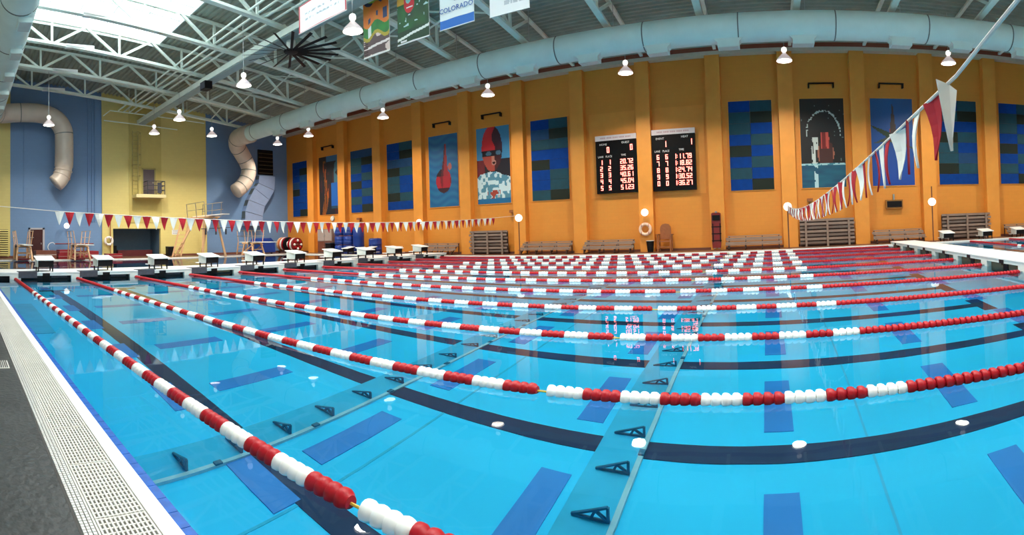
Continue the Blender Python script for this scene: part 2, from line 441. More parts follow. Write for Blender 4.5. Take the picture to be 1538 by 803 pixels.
corrug(SX1, XR, SY0, SY1).build('roof_deck', m_deckmetal, ce)
# solid slab above the deck sheets so no sky leaks in
def slab(x0, x1, y0, y1):
    return MB().add([(x0, y0, zr(y0) + .12), (x1, y0, zr(y0) + .12), (x1, y1, zr(y1) + .12), (x0, y1, zr(y1) + .12), (x0, y0, zr(y0) + .4), (x1, y0, zr(y0) + .4), (x1, y1, zr(y1) + .4), (x0, y1, zr(y1) + .4)],
        [(0, 3, 2, 1), (4, 5, 6, 7), (0, 1, 5, 4), (1, 2, 6, 5), (2, 3, 7, 6), (3, 0, 4, 7)])
for q in ((XL - .3, SX0, YF - .3, YB + .3), (SX0, XR + .3, SY1, YB + .3), (SX0, XR + .3, YF - .3, SY0), (SX1, XR + .3, SY0, SY1)):
    slab(*q).build('roof_slab', m_deckmetal, ce)
wi = sroot('window_1', (0, 5.7, zr(5.7)))
NX, NY = 30, 6
for i in range(NX):
    for j in range(NY):
        dx = (SX1 - SX0) / NX; dy = (SY1 - SY0) / NY
        x0 = SX0 + i * dx; y0 = SY0 + j * dy; x1 = x0 + dx; y1 = y0 + dy; e = .02
        z = .16
        MB().add([(x0 + e, y0 + e, zr(y0) + z), (x1 - e, y0 + e, zr(y0) + z), (x1 - e, y1 - e, zr(y1) + z), (x0 + e, y1 - e, zr(y1) + z),
                  (x0 + e, y0 + e, zr(y0) + z + .05), (x1 - e, y0 + e, zr(y0) + z + .05), (x1 - e, y1 - e, zr(y1) + z + .05), (x0 + e, y1 - e, zr(y1) + z + .05)],
                 [(0, 3, 2, 1), (4, 5, 6, 7), (0, 1, 5, 4), (1, 2, 6, 5), (2, 3, 7, 6), (3, 0, 4, 7)]).build('pane', m_pane, wi)
fr = MB()
for i in range(NX + 1):
    x = SX0 + i * (SX1 - SX0) / NX; fr.beam((x, SY0, zr(SY0) + .13), (x, SY1, zr(SY1) + .13), .06, .08)
for j in range(NY + 1):
    y = SY0 + j * (SY1 - SY0) / NY; fr.beam((SX0, y, zr(y) + .15), (SX1, y, zr(y) + .15), .04, .08)
fr.build('window_frame', m_panelgrey, wi)
cb = MB()
cb.beam((SX0, SY1, zr(SY1) + .06), (SX1, SY1, zr(SY1) + .06), .06, .3); cb.beam((SX0, SY0, zr(SY0) + .06), (SX1, SY0, zr(SY0) + .06), .06, .3)
cb.beam((SX0, SY0, zr(SY0) + .06), (SX0, SY1, zr(SY1) + .06), .06, .3); cb.beam((SX1, SY0, zr(SY0) + .06), (SX1, SY1, zr(SY1) + .06), .06, .3)
cb.build('window_kerb', m_panelgrey, wi)

# ---- roof trusses
def zc(y): return 11.8 - .103 * y
TY0, TY1, TB1 = -4.9, 26.4, 20.6
def truss_parts():
    parts = []
    parts.append(('bottom_chord', MB().beam((0, TY0, zc(TY0)), (0, TB1, zc(TB1)), .28, .11).beam((0, TY0, zc(TY0) + .07), (0, TB1, zc(TB1) + .07), .05, .12)))
    parts.append(('top_chord', MB().beam((0, TY0, zr(TY0) - .1), (0, TY1, zr(TY1) - .1), .16, .12)))
    nodes = [4.5 + 3.6 * k for k in range(-2, 7)]
    for y in nodes:
        if y > TB1 or y < TY0 + .2: continue
        parts.append(('vertical_web', MB().beam((0, y, zc(y) + .04), (0, y, zr(y) - .12), .11, .11, up=(0, 1, 0))))
        for s in (-1, 1):
            y2 = y + s * 1.75
            if TY0 < y2 < TY1:
                parts.append(('diagonal_web', MB().beam((0, y + s * .1, zc(y) + .04), (0, y2, zr(y2) - .12), .12, .12, up=(1, 0, 0))))
    parts.append(('end_web', MB().beam((0, TB1 - .1, zc(TB1) + .04), (0, 23.6, zr(23.6) - .12), .11, .11, up=(1, 0, 0))))
    return [(n, b.mesh(n, m_truss)) for n, b in parts]
tp = truss_parts()
TX = [-2.45 - 3.84 * k for k in range(8, -7, -1)]
for i, x in enumerate(TX):
    t = thing('roof_truss', 'pale green steel roof truss, %s from the end wall' % ORD[i], 'roof truss', (x, 0, 0), group='roof trusses')
    for n, me in tp: link(n, me, t)
    if i in (0, 1, 2, 3):
        MB().box(-.14, 5.2, zc(5.8) - .03, .14, 6.7, zc(5.8) + .16).build('light_strip', m_white, t)
# beam and pipe bundle running the length of the hall
bm = thing('roof_beam', 'pale green box beam hung below the roof trusses along the pool', 'beam', (-8, 13.1, 10))
MB().box(-28, -.33, -.06, 31, .33, .22).build('beam_body', m_truss, bm)
MB().box(-28, -.26, -.10, 31, .26, -.06).build('beam_soffit', mat('soffit_blue', (.32, .44, .45), .5, noise=.1), bm)
for x in TX:
    if x < 22: MB().box(x + 8 - .04, -.05, .22, x + 8 + .04, .05, .62).build('hanger', m_truss, bm)
for k in range(4):
    y = 11.3 + .42 * k
    tag(MB().tube([(-35.9, y, zc(y) + .2), (23.8, y, zc(y) + .2)], .05, 8).build('roof_pipe', m_truss, smooth=True),
        'long pale pipe on the roof trusses, %s from the skylight side' % ORD[k], 'pipe', 'pipes over the roof trusses')
# sway braces seen between the trusses (one thing each)
for i, x in enumerate(TX[:-1]):
    b = MB(); y = 17.5
    b.beam((x, y, zc(y) + .05), (x + 3.84, y, zr(y) - .15), .06, .06); b.beam((x + 3.84, y, zc(y) + .05), (x, y, zr(y) - .15), .06, .06)
    tag(b.build('cross_brace', m_truss), 'thin crossed steel brace between roof trusses, %s from the end wall' % ORD[i], 'brace', 'cross braces between trusses')

# ---- ducts
def ring(mb, x, y, z, r, w=.06, axis='x'):
    mb.lathe([(-w / 2, r - .02), (-w / 2, r + .012), (w / 2, r + .012), (w / 2, r - .02)], 32, axis, (x, y, z))
def spline(P, n=8):
    P = [Vector(p) for p in P]; P = [P[0] * 2 - P[1]] + P + [P[-1] * 2 - P[-2]]; out = []
    for i in range(1, len(P) - 2):
        for k in range(n):
            t = k / n; a, b, c, d = P[i - 1:i + 3]
            out.append(.5 * ((2 * b) + (-a + c) * t + (2 * a - 5 * b + 4 * c - d) * t * t + (-a + 3 * b - 3 * c + d) * t ** 3))
    out.append(P[-2]); return out
DY, DZ, DR = 20.0, 8.99, .568
dt = thing('air_duct', 'huge round pale green air duct with outlets, running along the orange wall', 'duct', (-5, DY, DZ), world=True)
MB().tube([(-31.6, DY, DZ), (23.9, DY, DZ)], DR, 40).build('duct_pipe', m_duct, dt, True)
for k in range(15):
    x = -30.9 + k * 3.75
    r = MB(); ring(r, x, DY, DZ, DR, .045); r.build('duct_band', m_seam, dt, True)
OUT = [-27.9, -24.9, -21.9, -18.9, -15.9, -12.9, -9.9, -7.0, -4.1, -1.3, 1.6, 5.5, 8.1, 11, 14, 17, 20]
o1 = MB().prism([(-.60, -.44), (.60, -.44), (.42, -.62), (.42, -.80), (-.42, -.80), (-.42, -.62)], -.24, .24, 'y').mesh('duct_outlet', m_duct)
o2 = MB().box(-.38, -.20, -.815, .38, .20, -.795).mesh('outlet_grille', m_panelgrey)
for x in OUT:
    q = link('duct_outlet', o1, dt, (x + 5, -.08, .0)); link('outlet_grille', o2, q)
for k in range(14):
    x = -29 + k * 3.84
    MB().tube([(x, DY, DZ + DR), (x, DY, zr(DY))], .012, 6).build('hanger_rod', m_steel, dt)
sp = [(-31.6, DY, DZ), (-32.6, 19.98, DZ), (-33.5, 20.0, 8.9), (-34.15, 20.35, 8.5), (-34.5, 20.95, 8.0), (-34.65, 21.5, 7.3), (-34.65, 21.68, 6.7), (-34.65, 21.45, 5.95), (-34.65, 20.95, 5.35), (-34.65, 20.45, 5.0)]
e1 = thing('duct_elbow', 'cream S-shaped duct bend at the end of the big duct by the orange wall', 'duct', (-34, 20.5, 7), world=True)
P = spline(sp, 6); MB().tube(P, [.70 - .10 * min(1, i_ / 30) for i_ in range(len(P))], 36, cap=True).build('duct_pipe', m_duct2, e1, 'all')
for i in (5, 12, 20, 28, 36, 42, 48):
    if i < len(P): MB().tube([P[i] - (P[i + 1] - P[i]).normalized() * .03, P[i] + (P[i + 1] - P[i]).normalized() * .03], .712 - .10 * min(1, i / 30), 36).build('duct_band', m_duct2 if i % 2 else m_seam, e1, True)
DY2, DZ2, DR2 = 1.95, 9.8, .70
d2 = thing('air_duct', 'large round pale green duct overhead at the left edge, ending at the blue wall', 'duct', (-10, DY2, DZ2), world=True)
MB().tube([(-33.7, DY2, DZ2), (12, DY2, DZ2)], DR2, 40).build('duct_pipe', m_duct, d2, True)
for k in range(12):
    x = -32.4 + k * 3.75; r = MB(); ring(r, x, DY2, DZ2, DR2, .07); r.build('duct_band', m_seam, d2, True)
for x in OUT[:13]:
    x -= 2.0
    q = link('duct_outlet', o1, d2, (x + 10, .20, -.08)); link('outlet_grille', o2, q)
for k in range(11):
    x = -31 + k * 3.84
    MB().tube([(x, DY2, DZ2 + DR2), (x, DY2, zr(DY2))], .012, 6).build('hanger_rod', m_steel, d2)
sp = [(-33.7, DY2, DZ2), (-34.3, 2.1, DZ2 + .1), (-34.8, 2.7, 9.95), (-34.85, 3.6, 10.05), (-34.85, 4.6, 10.08), (-34.85, 5.6, 10.0), (-34.85, 6.45, 9.65), (-34.85, 6.93, 8.95), (-34.85, 7.0, 8.1), (-34.85, 7.0, 7.1), (-34.85, 6.97, 6.4), (-34.85, 6.88, 5.9), (-34.82, 6.68, 5.5), (-34.8, 6.36, 5.2)]
e2 = thing('duct_elbow', 'cream duct turning down the blue wall at far left and ending in a bend', 'duct', (-34.8, 5, 8), world=True)
P = spline(sp, 6); MB().tube(P, [.65 - (.05 if i_ > 60 else 0) for i_ in range(len(P))], 36).build('duct_pipe', m_duct2, e2, 'all')
for i in (10, 20, 44, 54, 58, 63, 68):
    if i + 1 < len(P): MB().tube([P[i] - (P[i + 1] - P[i]).normalized() * .03, P[i] + (P[i + 1] - P[i]).normalized() * .03], .652, 36).build('duct_band', m_seam if i < 50 else m_duct2, e2, True)
# flat curved duct on the blue wall, below a dark vent opening
fd = thing('wall_duct', 'flat pale blue curving duct on the blue wall below a dark vent', 'duct', (XL, 23, 4), world=True)
Lp = [(23.26, 6.5), (23.18, 5.84), (22.78, 5.4), (22.18, 4.42), (21.85, 3.5), (21.79, 2.3)]
Rp = [(24.84, 6.5), (24.75, 5.3), (24.2, 4.5), (23.75, 3.95), (23.52, 3.1), (23.5, 2.3)]
for i in range(5):
    (a0, b0), (a1, b1), (c1, d1), (c0, d0) = Lp[i], Lp[i + 1], Rp[i + 1], Rp[i]
    g_ = .02
    MB().prism([(a0, b0 - g_), (a1, b1 + g_), (c1, d1 + g_), (c0, d0 - g_)], XL - .06, XL + .5, 'x').build('duct_segment', m_bluemat, fd)
MB().prism([Lp[0], Lp[1], Lp[2], Lp[3], Lp[4], Lp[5], Rp[5], Rp[4], Rp[3], Rp[2], Rp[1], Rp[0]], XL - .06, XL + .46, 'x').build('duct_core', m_seam, fd)
ve = thing('wall_vent', 'dark square louvred vent opening high on the blue wall', 'vent', (XL, 24.2, 7.7), world=True)
MB().box(XL - .06, 23.45, 6.6, XL + .06, 24.95, 8.75).build('backing', m_black, ve)
MB().box(XL - .06, 23.35, 6.5, XL + .12, 25.05, 6.6).build('sill', m_blue, ve)
MB().box(XL - .06, 23.35, 8.75, XL + .12, 25.05, 8.85).build('head_trim', m_blue, ve)
for k in range(6): MB().box(XL + .05, 23.5, 6.75 + k * .33, XL + .12, 24.9, 6.80 + k * .33).build('slat', m_brownrec, ve)
# ================================================================= LAMPS
def lamp(x, y, z, label, dark=False):
    t = thing('pendant_lamp', label, 'lamp', (x, y, z), group='pendant high-bay lamps')
    if 'm' not in lamp.__dict__:
        lamp.m = [('housing', MB().lathe([(.16, .05), (.22, .11), (.30, .125), (.37, .10), (.41, .04)], 16).mesh('housing', m_globe, True)),
                  ('reflector', MB().lathe([(-.20, .345), (-.20, .35), (-.13, .33), (0, .21), (.10, .11), (.17, .06)], 24).mesh('reflector', mat('acrylic_reflector', (.8, .72, .72), .2, emit=(1, .80, .80), es=.35), True)),
                  ('bulb', MB().lathe([(-.235, .02), (-.225, .26), (-.201, .34)], 24).mesh('bulb', m_lampglow, True))]
        ld = bpy.data.lights.new('lamp_light', 'AREA'); ld.shape = 'DISK'; ld.size = .6; ld.energy = LAMP_W; ld.color = (1, .88, .72); ld.spread = math.radians(140)
        lamp.l = ld
    for n, me in lamp.m: link(n, me, t)
    MB().tube([(0, 0, .40), (0, 0, zr(y) - z + (.16 if SY0 < y < SY1 else .06))], .012, 6).build('rod', m_steel, t)
    lo = bpy.data.objects.new('lamp_light', lamp.l); C.objects.link(lo); lo.parent = t; lo.location = (0, 0, -.245)
rowC = [(-31.9, 22.6), (-28.1, 22.6), (-21.0, 22.7), (-13.6, 22.7), (-6.24, 22.65), (.95, 22.6), (8.5, 22.5), (16.0, 22.6)]
for i, (x, y) in enumerate(rowC): lamp(x, y, 8.64, 'glowing pendant lamp under the duct by the orange wall, %s from the left' % ORD[i])
rowA = [(-31.4, 12.36), (-27.2, 12.3), (-19.8, 12.2), (-12.4, 12.0), (-5.0, 12.0), (2.4, 12.0), (9.8, 12.0), (17.2, 12.0)]
for i, (x, y) in enumerate(rowA): lamp(x, y, 8.5, 'glowing pendant lamp over the middle lanes, %s from the left' % ORD[i])
lamp(-30.7, 16.3, 8.5, 'glowing pendant lamp beside the big duct elbow, above the diving boards')
lamp(-30.6, 5.2, 8.5, 'glowing pendant lamp in front of the cream duct on the blue wall')
for i, x in enumerate((-12.4, -5.0, 2.4, 9.8)): lamp(x, 5.6, 9.0, 'added unseen pendant lamp brightening the near lanes, %s from the left' % ORD[i])  # lamps out of view, added to brighten the near water

# ================================================================= CEILING FAN
fn = thing('ceiling_fan', 'large dark ceiling fan with many narrow blades and pale motor housing', 'ceiling fan', (-17.63, 13.3, 9.45))
MB().tube([(0, 0, .45), (0, 0, 1.0)], .04, 8).build('rod', m_black, fn)
MB().lathe([(.0, .17), (.03, .2), (.42, .2), (.48, .12)], 20).build('motor', m_panelgrey, fn, True)
MB().lathe([(-.10, .18), (-.08, .30), (0, .32), (.03, .2)], 20).build('hub', m_black, fn, True)
bl = MB().add([(.28, -.05, .0), (2.15, -.07, .03), (2.15, .05, -.01), (.28, .06, -.04), (.28, -.05, .015), (2.15, -.07, .045), (2.15, .05, .005), (.28, .06, -.025)],
    [(0, 3, 2, 1), (4, 5, 6, 7), (0, 1, 5, 4), (1, 2, 6, 5), (2, 3, 7, 6), (3, 0, 4, 7)]).mesh('blade', m_black)
for k in range(18): link('blade', bl, fn, (0, 0, -.04), (0, 0, 2 * PI * k / 18 + .1))
# speaker on the roof beam
spk = thing('speaker', 'small black speaker hung under the roof beam', 'speaker', (-24.6, 12.75, 9.66))
MB().box(-.3, -.22, -.22, .3, .22, .2).build('cabinet', m_black, spk)
MB().box(-.26, -.24, -.18, .26, -.22, .16).build('speaker_grille', m_grey, spk)
MB().box(-.03, .05, .2, .03, .15, .29).build('bracket', m_steel, spk)

# ================================================================= HANGING BANNERS
def flat_print(name, fn_, w_, h_, nx, ny, parent=None, y=0.0, thick=.02, wave=0.0):
    """a printed sheet: w x h, colour per cell from fn_(u, v); faces -y"""
    us = np.linspace(0, 1, nx + 1); vs_ = np.linspace(0, 1, ny + 1)
    V = [((u - .5) * w_, y + wave * math.sin(u * 9 + v * 2), v * h_) for v in vs_ for u in us]
    Fc = [(j * (nx + 1) + i, j * (nx + 1) + i + 1, (j + 1) * (nx + 1) + i + 1, (j + 1) * (nx + 1) + i) for j in range(ny) for i in range(nx)]
    me = bpy.data.meshes.new(name); me.from_pydata(V, [], Fc); me.materials.append(m_print)
    ca = me.color_attributes.new('Col', 'FLOAT_COLOR', 'CORNER')
    cols = np.empty((nx * ny, 4, 4), dtype=np.float32)
    k = 0
    for j in range(ny):
        for i in range(nx):
            c = fn_((i + .5) / nx, (j + .5) / ny); cols[k, :, :3] = c; cols[k, :, 3] = 1; k += 1
    ca.data.foreach_set('color', cols.ravel())
    o = link(name, me, parent)
    return o
def n2(x, y, s=0):
    v = math.sin(x * 12.9898 + y * 78.233 + s * 37.7) * 43758.5453; return v - math.floor(v)
def sn(x, y, s=0):
    xi, yi = math.floor(x), math.floor(y); fx, fy = x - xi, y - yi; fx = fx * fx * (3 - 2 * fx); fy = fy * fy * (3 - 2 * fy)
    return (n2(xi, yi, s) * (1 - fx) + n2(xi + 1, yi, s) * fx) * (1 - fy) + (n2(xi, yi + 1, s) * (1 - fx) + n2(xi + 1, yi + 1, s) * fx) * fy
def banner(x0, x1, y, z0, z1, fn_, label, lean=0.0):
    t = thing('hanging_banner', label, 'banner', ((x0 + x1) / 2, y, z0), group='banners hung from the roof')
    w_ = x1 - x0
    flat_print('sheet', fn_, w_, z1 - z0, int(w_ * 46), int((z1 - z0) * 46), t, wave=.012)
    MB().box(-w_ / 2, .015, 0, w_ / 2, .03, z1 - z0).build('backing_cloth', m_penw, t)
    MB().tube([(-w_ / 2 - .03, .02, z1 - z0), (w_ / 2 + .03, .02, z1 - z0)], .02, 8).build('top_rod', m_steel, t)
    MB().tube([(-w_ / 2 - .01, .0, 0), (w_ / 2 + .01, .0, 0)], .018, 8).build('bottom_rod', m_wfloat, t)
    for s in (-1, 1): MB().tube([(s * w_ / 2 * .9, .02, z1 - z0), (s * w_ / 2 * .9, .02, zr(y) - z0 + .06)], .008, 5).build('hanging_cord', m_cord, t)
    return t
YBN = 13.6
def f_red(u, v):
    if u < .03 or u > .97 or v < .05 or v > .95: return (.5, .03, .05)
    if u < .045 or u > .955 or v < .08 or v > .92: return (.8, .8, .8)
    if .32 < v < .75 and .15 < u < .85 and int(v * 16) % 3 == 0 and sn(u * 40, v * 16, 2) > .5: return (.35, .4, .45)
    return (.78, .86, .88)
banner(-14.35, -11.85, 11.2, 8.62, 9.62, f_red, 'white banner with a thin red border hung highest at left')
def f_org(u, v):
    d = v + .05 * math.sin(u * 9)
    if v < .03: return (.8, .75, .7)
    if d < .30:
        if u < .16 and int(v * 60) % 2: return (.05, .02, .02)
        if .12 < v - u * .05 < .16: return (.85, .75, .72)
        return (.75, .6, .55) if sn(u * 7, v * 9, 1) > .62 else (.12, .07, .07)
    if d < .36: return (.45, .35, .03)
    if d < .52: return (.75, .8, .75) if .18 < u < .32 else (.02, .16 + .1 * sn(u * 9, v * 12), .03)
    if .58 < d < .66 and (abs(u - .25) < .05 or abs(u - .55) < .04): return (.03, .04, .12)
    if abs(u - .85) < .08 and .55 < v < .72: return (.03, .05, .14)
    if d > .82 and ((u - .45) / .42) ** 2 + ((v - .92) / .12) ** 2 < 1: return (.35, .5, .06) if ((u - .45) / .3) ** 2 + ((v - .93) / .08) ** 2 < 1 else (.01, .03, .08)
    return (.75, .17 + .05 * sn(u * 6, v * 8), .02)
banner(-13.48, -12.17, YBN, 7.98, 10.3, f_org, 'tall banner with orange top and green and striped foot')
def f_grn(u, v):
    if v < .02: return (.6, .6, .6)
    if .11 < v - (u - .5) * .1 < .15: return (.75, .8, .75)
    if .03 < v < .06 and .1 < u < .3: return (.7, .7, .7)
    if v < .2: return (.012, .05, .02)
    e = ((u - .40) / .17) ** 2 + ((v - .62) / .17) ** 2
    if e < 1:
        if ((u - .38) / .09) ** 2 + ((v - .68) / .08) ** 2 < 1: return (.25, .6, .6)
        if abs(v - .54) < .012 and abs(u - .42) < .1: return (.85, .8, .8)
        return (.62, .02, .03)
    if ((u - .68) / .1) ** 2 + ((v - .8) / .12) ** 2 < 1: return (.35, .7, .7)
    if v > .62 and u < .25: return (.7, .35, .04)
    if v > .78 and u > .8: return (.6, .2, .02)
    if sn(u * 14, v * 26, 4) > .86: return (.4, .6, .6)
    return (.006 + .012 * sn(u * 6, v * 8), .035 + .09 * sn(u * 5, v * 7, 3), .02)
banner(-11.78, -10.37, YBN, 8.02, 10.3, f_grn, 'tall dark green banner with a red oval figure')
def f_cu(u, v):
    if v < .16: return (.008, .14, .52)
    if ((u - .45) / .25) ** 2 + ((v - .86) / .1) ** 2 < 1 and v > .79: return (.15, .42, .06) if ((u - .45) / .18) ** 2 + ((v - .86) / .06) ** 2 > 1 else (.5, .7, .3)
    return (.80, .86, .86)
cu_ = banner(-9.91, -8.57, YBN, 8.05, 10.0, f_cu, 'white banner lettered CREDIT UNION OF COLORADO with a blue foot')
R90 = (PI / 2, 0, 0)
text('lettering', 'COLORADO', .235, m_bprint, cu_, (0, -.03, .53), R90, .003)
text('lettering', 'OF', .12, m_gprint, cu_, (0, -.03, .83), R90, .003)
text('lettering', 'CREDIT', .165, m_gprint, cu_, (-.30, -.03, 1.02), R90, .003)
text('lettering', 'UNION', .165, m_gprint, cu_, (.33, -.03, 1.02), R90, .003)
def f_wh(u, v):
    if .17 < v < .24 and .38 < u < .9 and sn(u * 60, v * 3, 5) > .4: return (.5, .52, .55)
    if .32 < v < .36 and .5 < u < .6: return (.1, .1, .12)
    if .40 < v < .50 and u < .8 and sn(u * 30, v * 30, 6) > .4: return (.03, .04, .07)
    return (.85, .85, .85)
banner(-7.99, -6.62, YBN, 8.0, 9.6, f_wh, 'plain white banner with small dark lettering, hung furthest right')

# ================================================================= LANE ROPES
def float_mesh(col, n=16):
    b = MB(); L = .077
    b.lathe([(.018, .014), (.004, .034), (0, .050), (.006, .059), (.018, .062), (.040, .061), (.054, .055), (.062, .046), (.070, .042), (L, .040), (L, .012)], n, 'x')
    for k in range(5):
        a = 2 * PI * k / 5
        c_, s_ = math.cos(a), math.sin(a)
        b.beam((.004, c_ * .014, s_ * .014), (.004, c_ * .048, s_ * .048), .010, .012, up=(1, 0, 0))
    return b.mesh('float', col, False)
FLD = {'r': float_mesh(m_red), 'w': float_mesh(m_wfloat)}
for me in FLD.values():
    me.shade_smooth()
    me.set_sharp_from_angle(angle=math.radians(35))
def band_mesh(col, n=8):
    b = MB()
    for i in range(4):
        x = i * .08
        b.lathe([(x, .040), (x + .008, .058), (x + .04, .060), (x + .060, .050), (x + .078, .040)], n, 'x')
    return b.mesh('float_band', col, True)
BND = {'r': band_mesh(m_red), 'w': band_mesh(m_wfloat)}
GAPX = -1.80
def rope(i, y):
    t = thing('lane_rope', 'red and white lane rope floating on the water, %s from the near gutter' % ORD[i], 'lane rope', (0, y, .012), group='lane ropes')
    MB().tube([(BLX + .01, 0, 0), (BRX - .01, 0, 0)], .008, 6).build('cable', m_rope, t)
    for s, x in ((1, BLX + .05), (-1, BRX - .05)):
        MB().box(x - .05, -.03, -.02, x + .05, .03, .02).build('end_hook', m_steel, t)
    fine = i <= 2
    seq = []
    x = 5.19; k = 0
    for q in range(3): link('float', FLD['r'], t, (5.20 + q * .08, 0, 0), (q, 0, 0))
    while x - .32 > BLX + .08:
        if x > 1.05: c = 'r'; kk = 0
        elif x < -12.9: c = 'r'
        else:
            c = 'w' if kk % 2 == 0 else 'r'; kk += 1
        if abs(x - GAPX) < .17 and not seq_gap[0]: x -= .10; seq_gap[0] = True
        seq.append((x - .32, c)); x -= .32
    for xb, c in seq:
        if fine:
            for q in range(4):
                link('float', FLD[c], t, (xb + q * .08, 0, 0), (random.uniform(0, PI), random.uniform(-.02, .02), random.uniform(-.02, .02)))
        else:
            link('float_band', BND[c], t, (xb, 0, 0))
for i, y in enumerate(ROPE_Y):
    seq_gap = [False]; rope(i, y)
# ropes of the course beyond the right bulkhead, running away from the camera
for i, x in enumerate((9.8, 12.0, 14.1)):
    t = thing('lane_rope', 'crosswise red and white lane rope beyond the right bulkhead, %s from it' % ORD[i], 'lane rope', (x, 13, .012), group='cross lane ropes')
    MB().tube([(0, 10.9, 0), (0, -10, 0)], .008, 6).build('cable', m_rope, t)
    y = 10.8; k = 0
    while y > -10:
        c = 'r' if y > 6.3 or (k % 2) else 'w'
        k += 1
        link('float_band', BND[c], t, (0, y - .32, 0), (0, 0, PI / 2)); y -= .32

# ================================================================= BULKHEADS
def bulkhead(name, x_face, x_back, ztop, label, rec, left):
    t = thing(name, label, 'bulkhead', ((x_face + x_back) / 2, 12, 0), world=True)
    s = 1 if x_face > x_back else -1
    xa, xb = min(x_face, x_back), max(x_face, x_back)
    y0, y1 = 1.03, 23.9 if left else 22.9
    MB().box(xa - .02, y0, ztop - .035, xb + .02, y1, ztop).build('deck', m_white, t)
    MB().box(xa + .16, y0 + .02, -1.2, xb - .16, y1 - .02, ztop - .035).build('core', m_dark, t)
    edges = [y0] + ROPE_Y + [y1]
    for f, x in ((0, x_face), (1, x_back)):
        ss = s if f == 0 else -s
        xo, xi = x, x - ss * .15
        MB().box(min(xo, xi), y0, ztop - .125, max(xo, xi), y1, ztop - .035).build('fascia', m_panelgrey, t)
        for y in ROPE_Y:
            if y < y1: MB().box(min(xo, xi), max(y - .19, y0), -1.2, max(xo, xi), min(y + .19, y1), ztop - .125).build('pillar', m_panelgrey, t)
        if f == 0:
            for y in LANE_Y:
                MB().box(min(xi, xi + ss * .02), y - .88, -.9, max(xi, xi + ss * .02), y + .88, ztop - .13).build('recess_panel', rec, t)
                MB().box(min(xo, xo + ss * .006), y - .13, ztop - .126, max(xo, xo + ss * .006), y + .13, ztop - .036).build('lane_target', m_black, t)
                MB().box(min(xi + ss * .02, xi + ss * .04), y - .13, -.9, max(xi + ss * .02, xi + ss * .04), y + .13, ztop - .13).build('lane_target', m_black, t)
                MB().box(min(xi + ss * .02, xi + ss * .05), y + .2, ztop - .2, max(xi + ss * .02, xi + ss * .05), y + .75, ztop - .135).build('hatch', m_brownrec if (not left or int(y) % 3 == 0) else m_grey, t)
    return t
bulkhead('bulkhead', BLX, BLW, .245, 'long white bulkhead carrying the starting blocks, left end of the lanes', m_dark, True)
bulkhead('bulkhead', BRX, BRW, .265, 'white bulkhead without blocks at the right end of the lanes', m_brownrec, False)

# grey rubber pads hanging over the bulkhead edge
for i, y in enumerate(LANE_Y):
    yy = y - .62
    b = MB().box(BLX - .42, yy - .36, .247, BLX + .012, yy + .36, .262).box(BLX + .006, yy - .34, .05 + .01 * (i % 3), BLX + .022, yy + .30, .262)
    tag(b.build('rubber_pad', m_grey), 'grey rubber pad over the left bulkhead edge, %s from the near end' % ORD[i], 'pad', 'rubber pads on the left bulkhead')

# ================================================================= STARTING BLOCKS
def make_block(label):
    t = thing('starting_block', label, 'starting block', (0, 0, 0), group='starting blocks')
    # local: faces +x, origin under the front edge
    MB().add([(-.72, -.33, .50), (0, -.33, .385), (0, .33, .385), (-.72, .33, .50), (-.72, -.33, .535), (0, -.33, .42), (0, .33, .42), (-.72, .33, .535)],
        [(0, 3, 2, 1), (4, 5, 6, 7), (0, 1, 5, 4), (1, 2, 6, 5), (2, 3, 7, 6), (3, 0, 4, 7)]).build('sloping_top', m_white, t)
    MB().prism([(-.64, .16), (-.07, .16), (-.07, .385), (-.64, .48)], -.26, .26, 'y').build('body', m_black, t)
    MB().prism([(-.64, .16), (-.07, .16), (-.05, .39), (-.66, .485)], -.285, -.262, 'y').build('side_plate', m_panelgrey, t)
    MB().prism([(-.64, .16), (-.07, .16), (-.05, .39), (-.66, .485)], .262, .285, 'y').build('side_plate', m_black, t)
    for yy in (-.25, .25):
        MB().box(-.10, yy - .02, 0, -.06, yy + .02, .17).build('leg', m_black, t)
        MB().box(-.62, yy - .02, 0, -.58, yy + .02, .17).build('leg', m_black, t)
    MB().box(-.95, -.28, .14, -.66, .32, .17).build('rear_step', m_white, t)
    MB().box(-.74, -.22, .10, -.62, .22, .14).build('step_bracket', m_steel, t)
    MB().box(-.42, -.06, .455, -.34, .06, .475).build('number_plate', m_gprint, t)
    return t
b0 = make_block('white-topped starting block on the left bulkhead, first from the near side')
b0.location = (BLX - .10, LANE_Y[0] + .0, .245)
for i in range(1, 10):
    dup(b0, (BLX - .10, LANE_Y[i], .245), 'white-topped starting block on the left bulkhead, %s from the near side' % ORD[i])
for i, x in enumerate((-26.3, -24.15, -21.9)):
    dup(b0, (x, 24.15, DECK_Z + .012), 'white starting block on the far deck behind the barrels, %s from the left' % ORD[i], -PI / 2)
for i, x in enumerate((8.8, 10.95, 12.9, 15.1)):
    dup(b0, (x, 24.15, DECK_Z + .012), 'white starting block on the far deck at right, %s from the left' % ORD[i], -PI / 2)

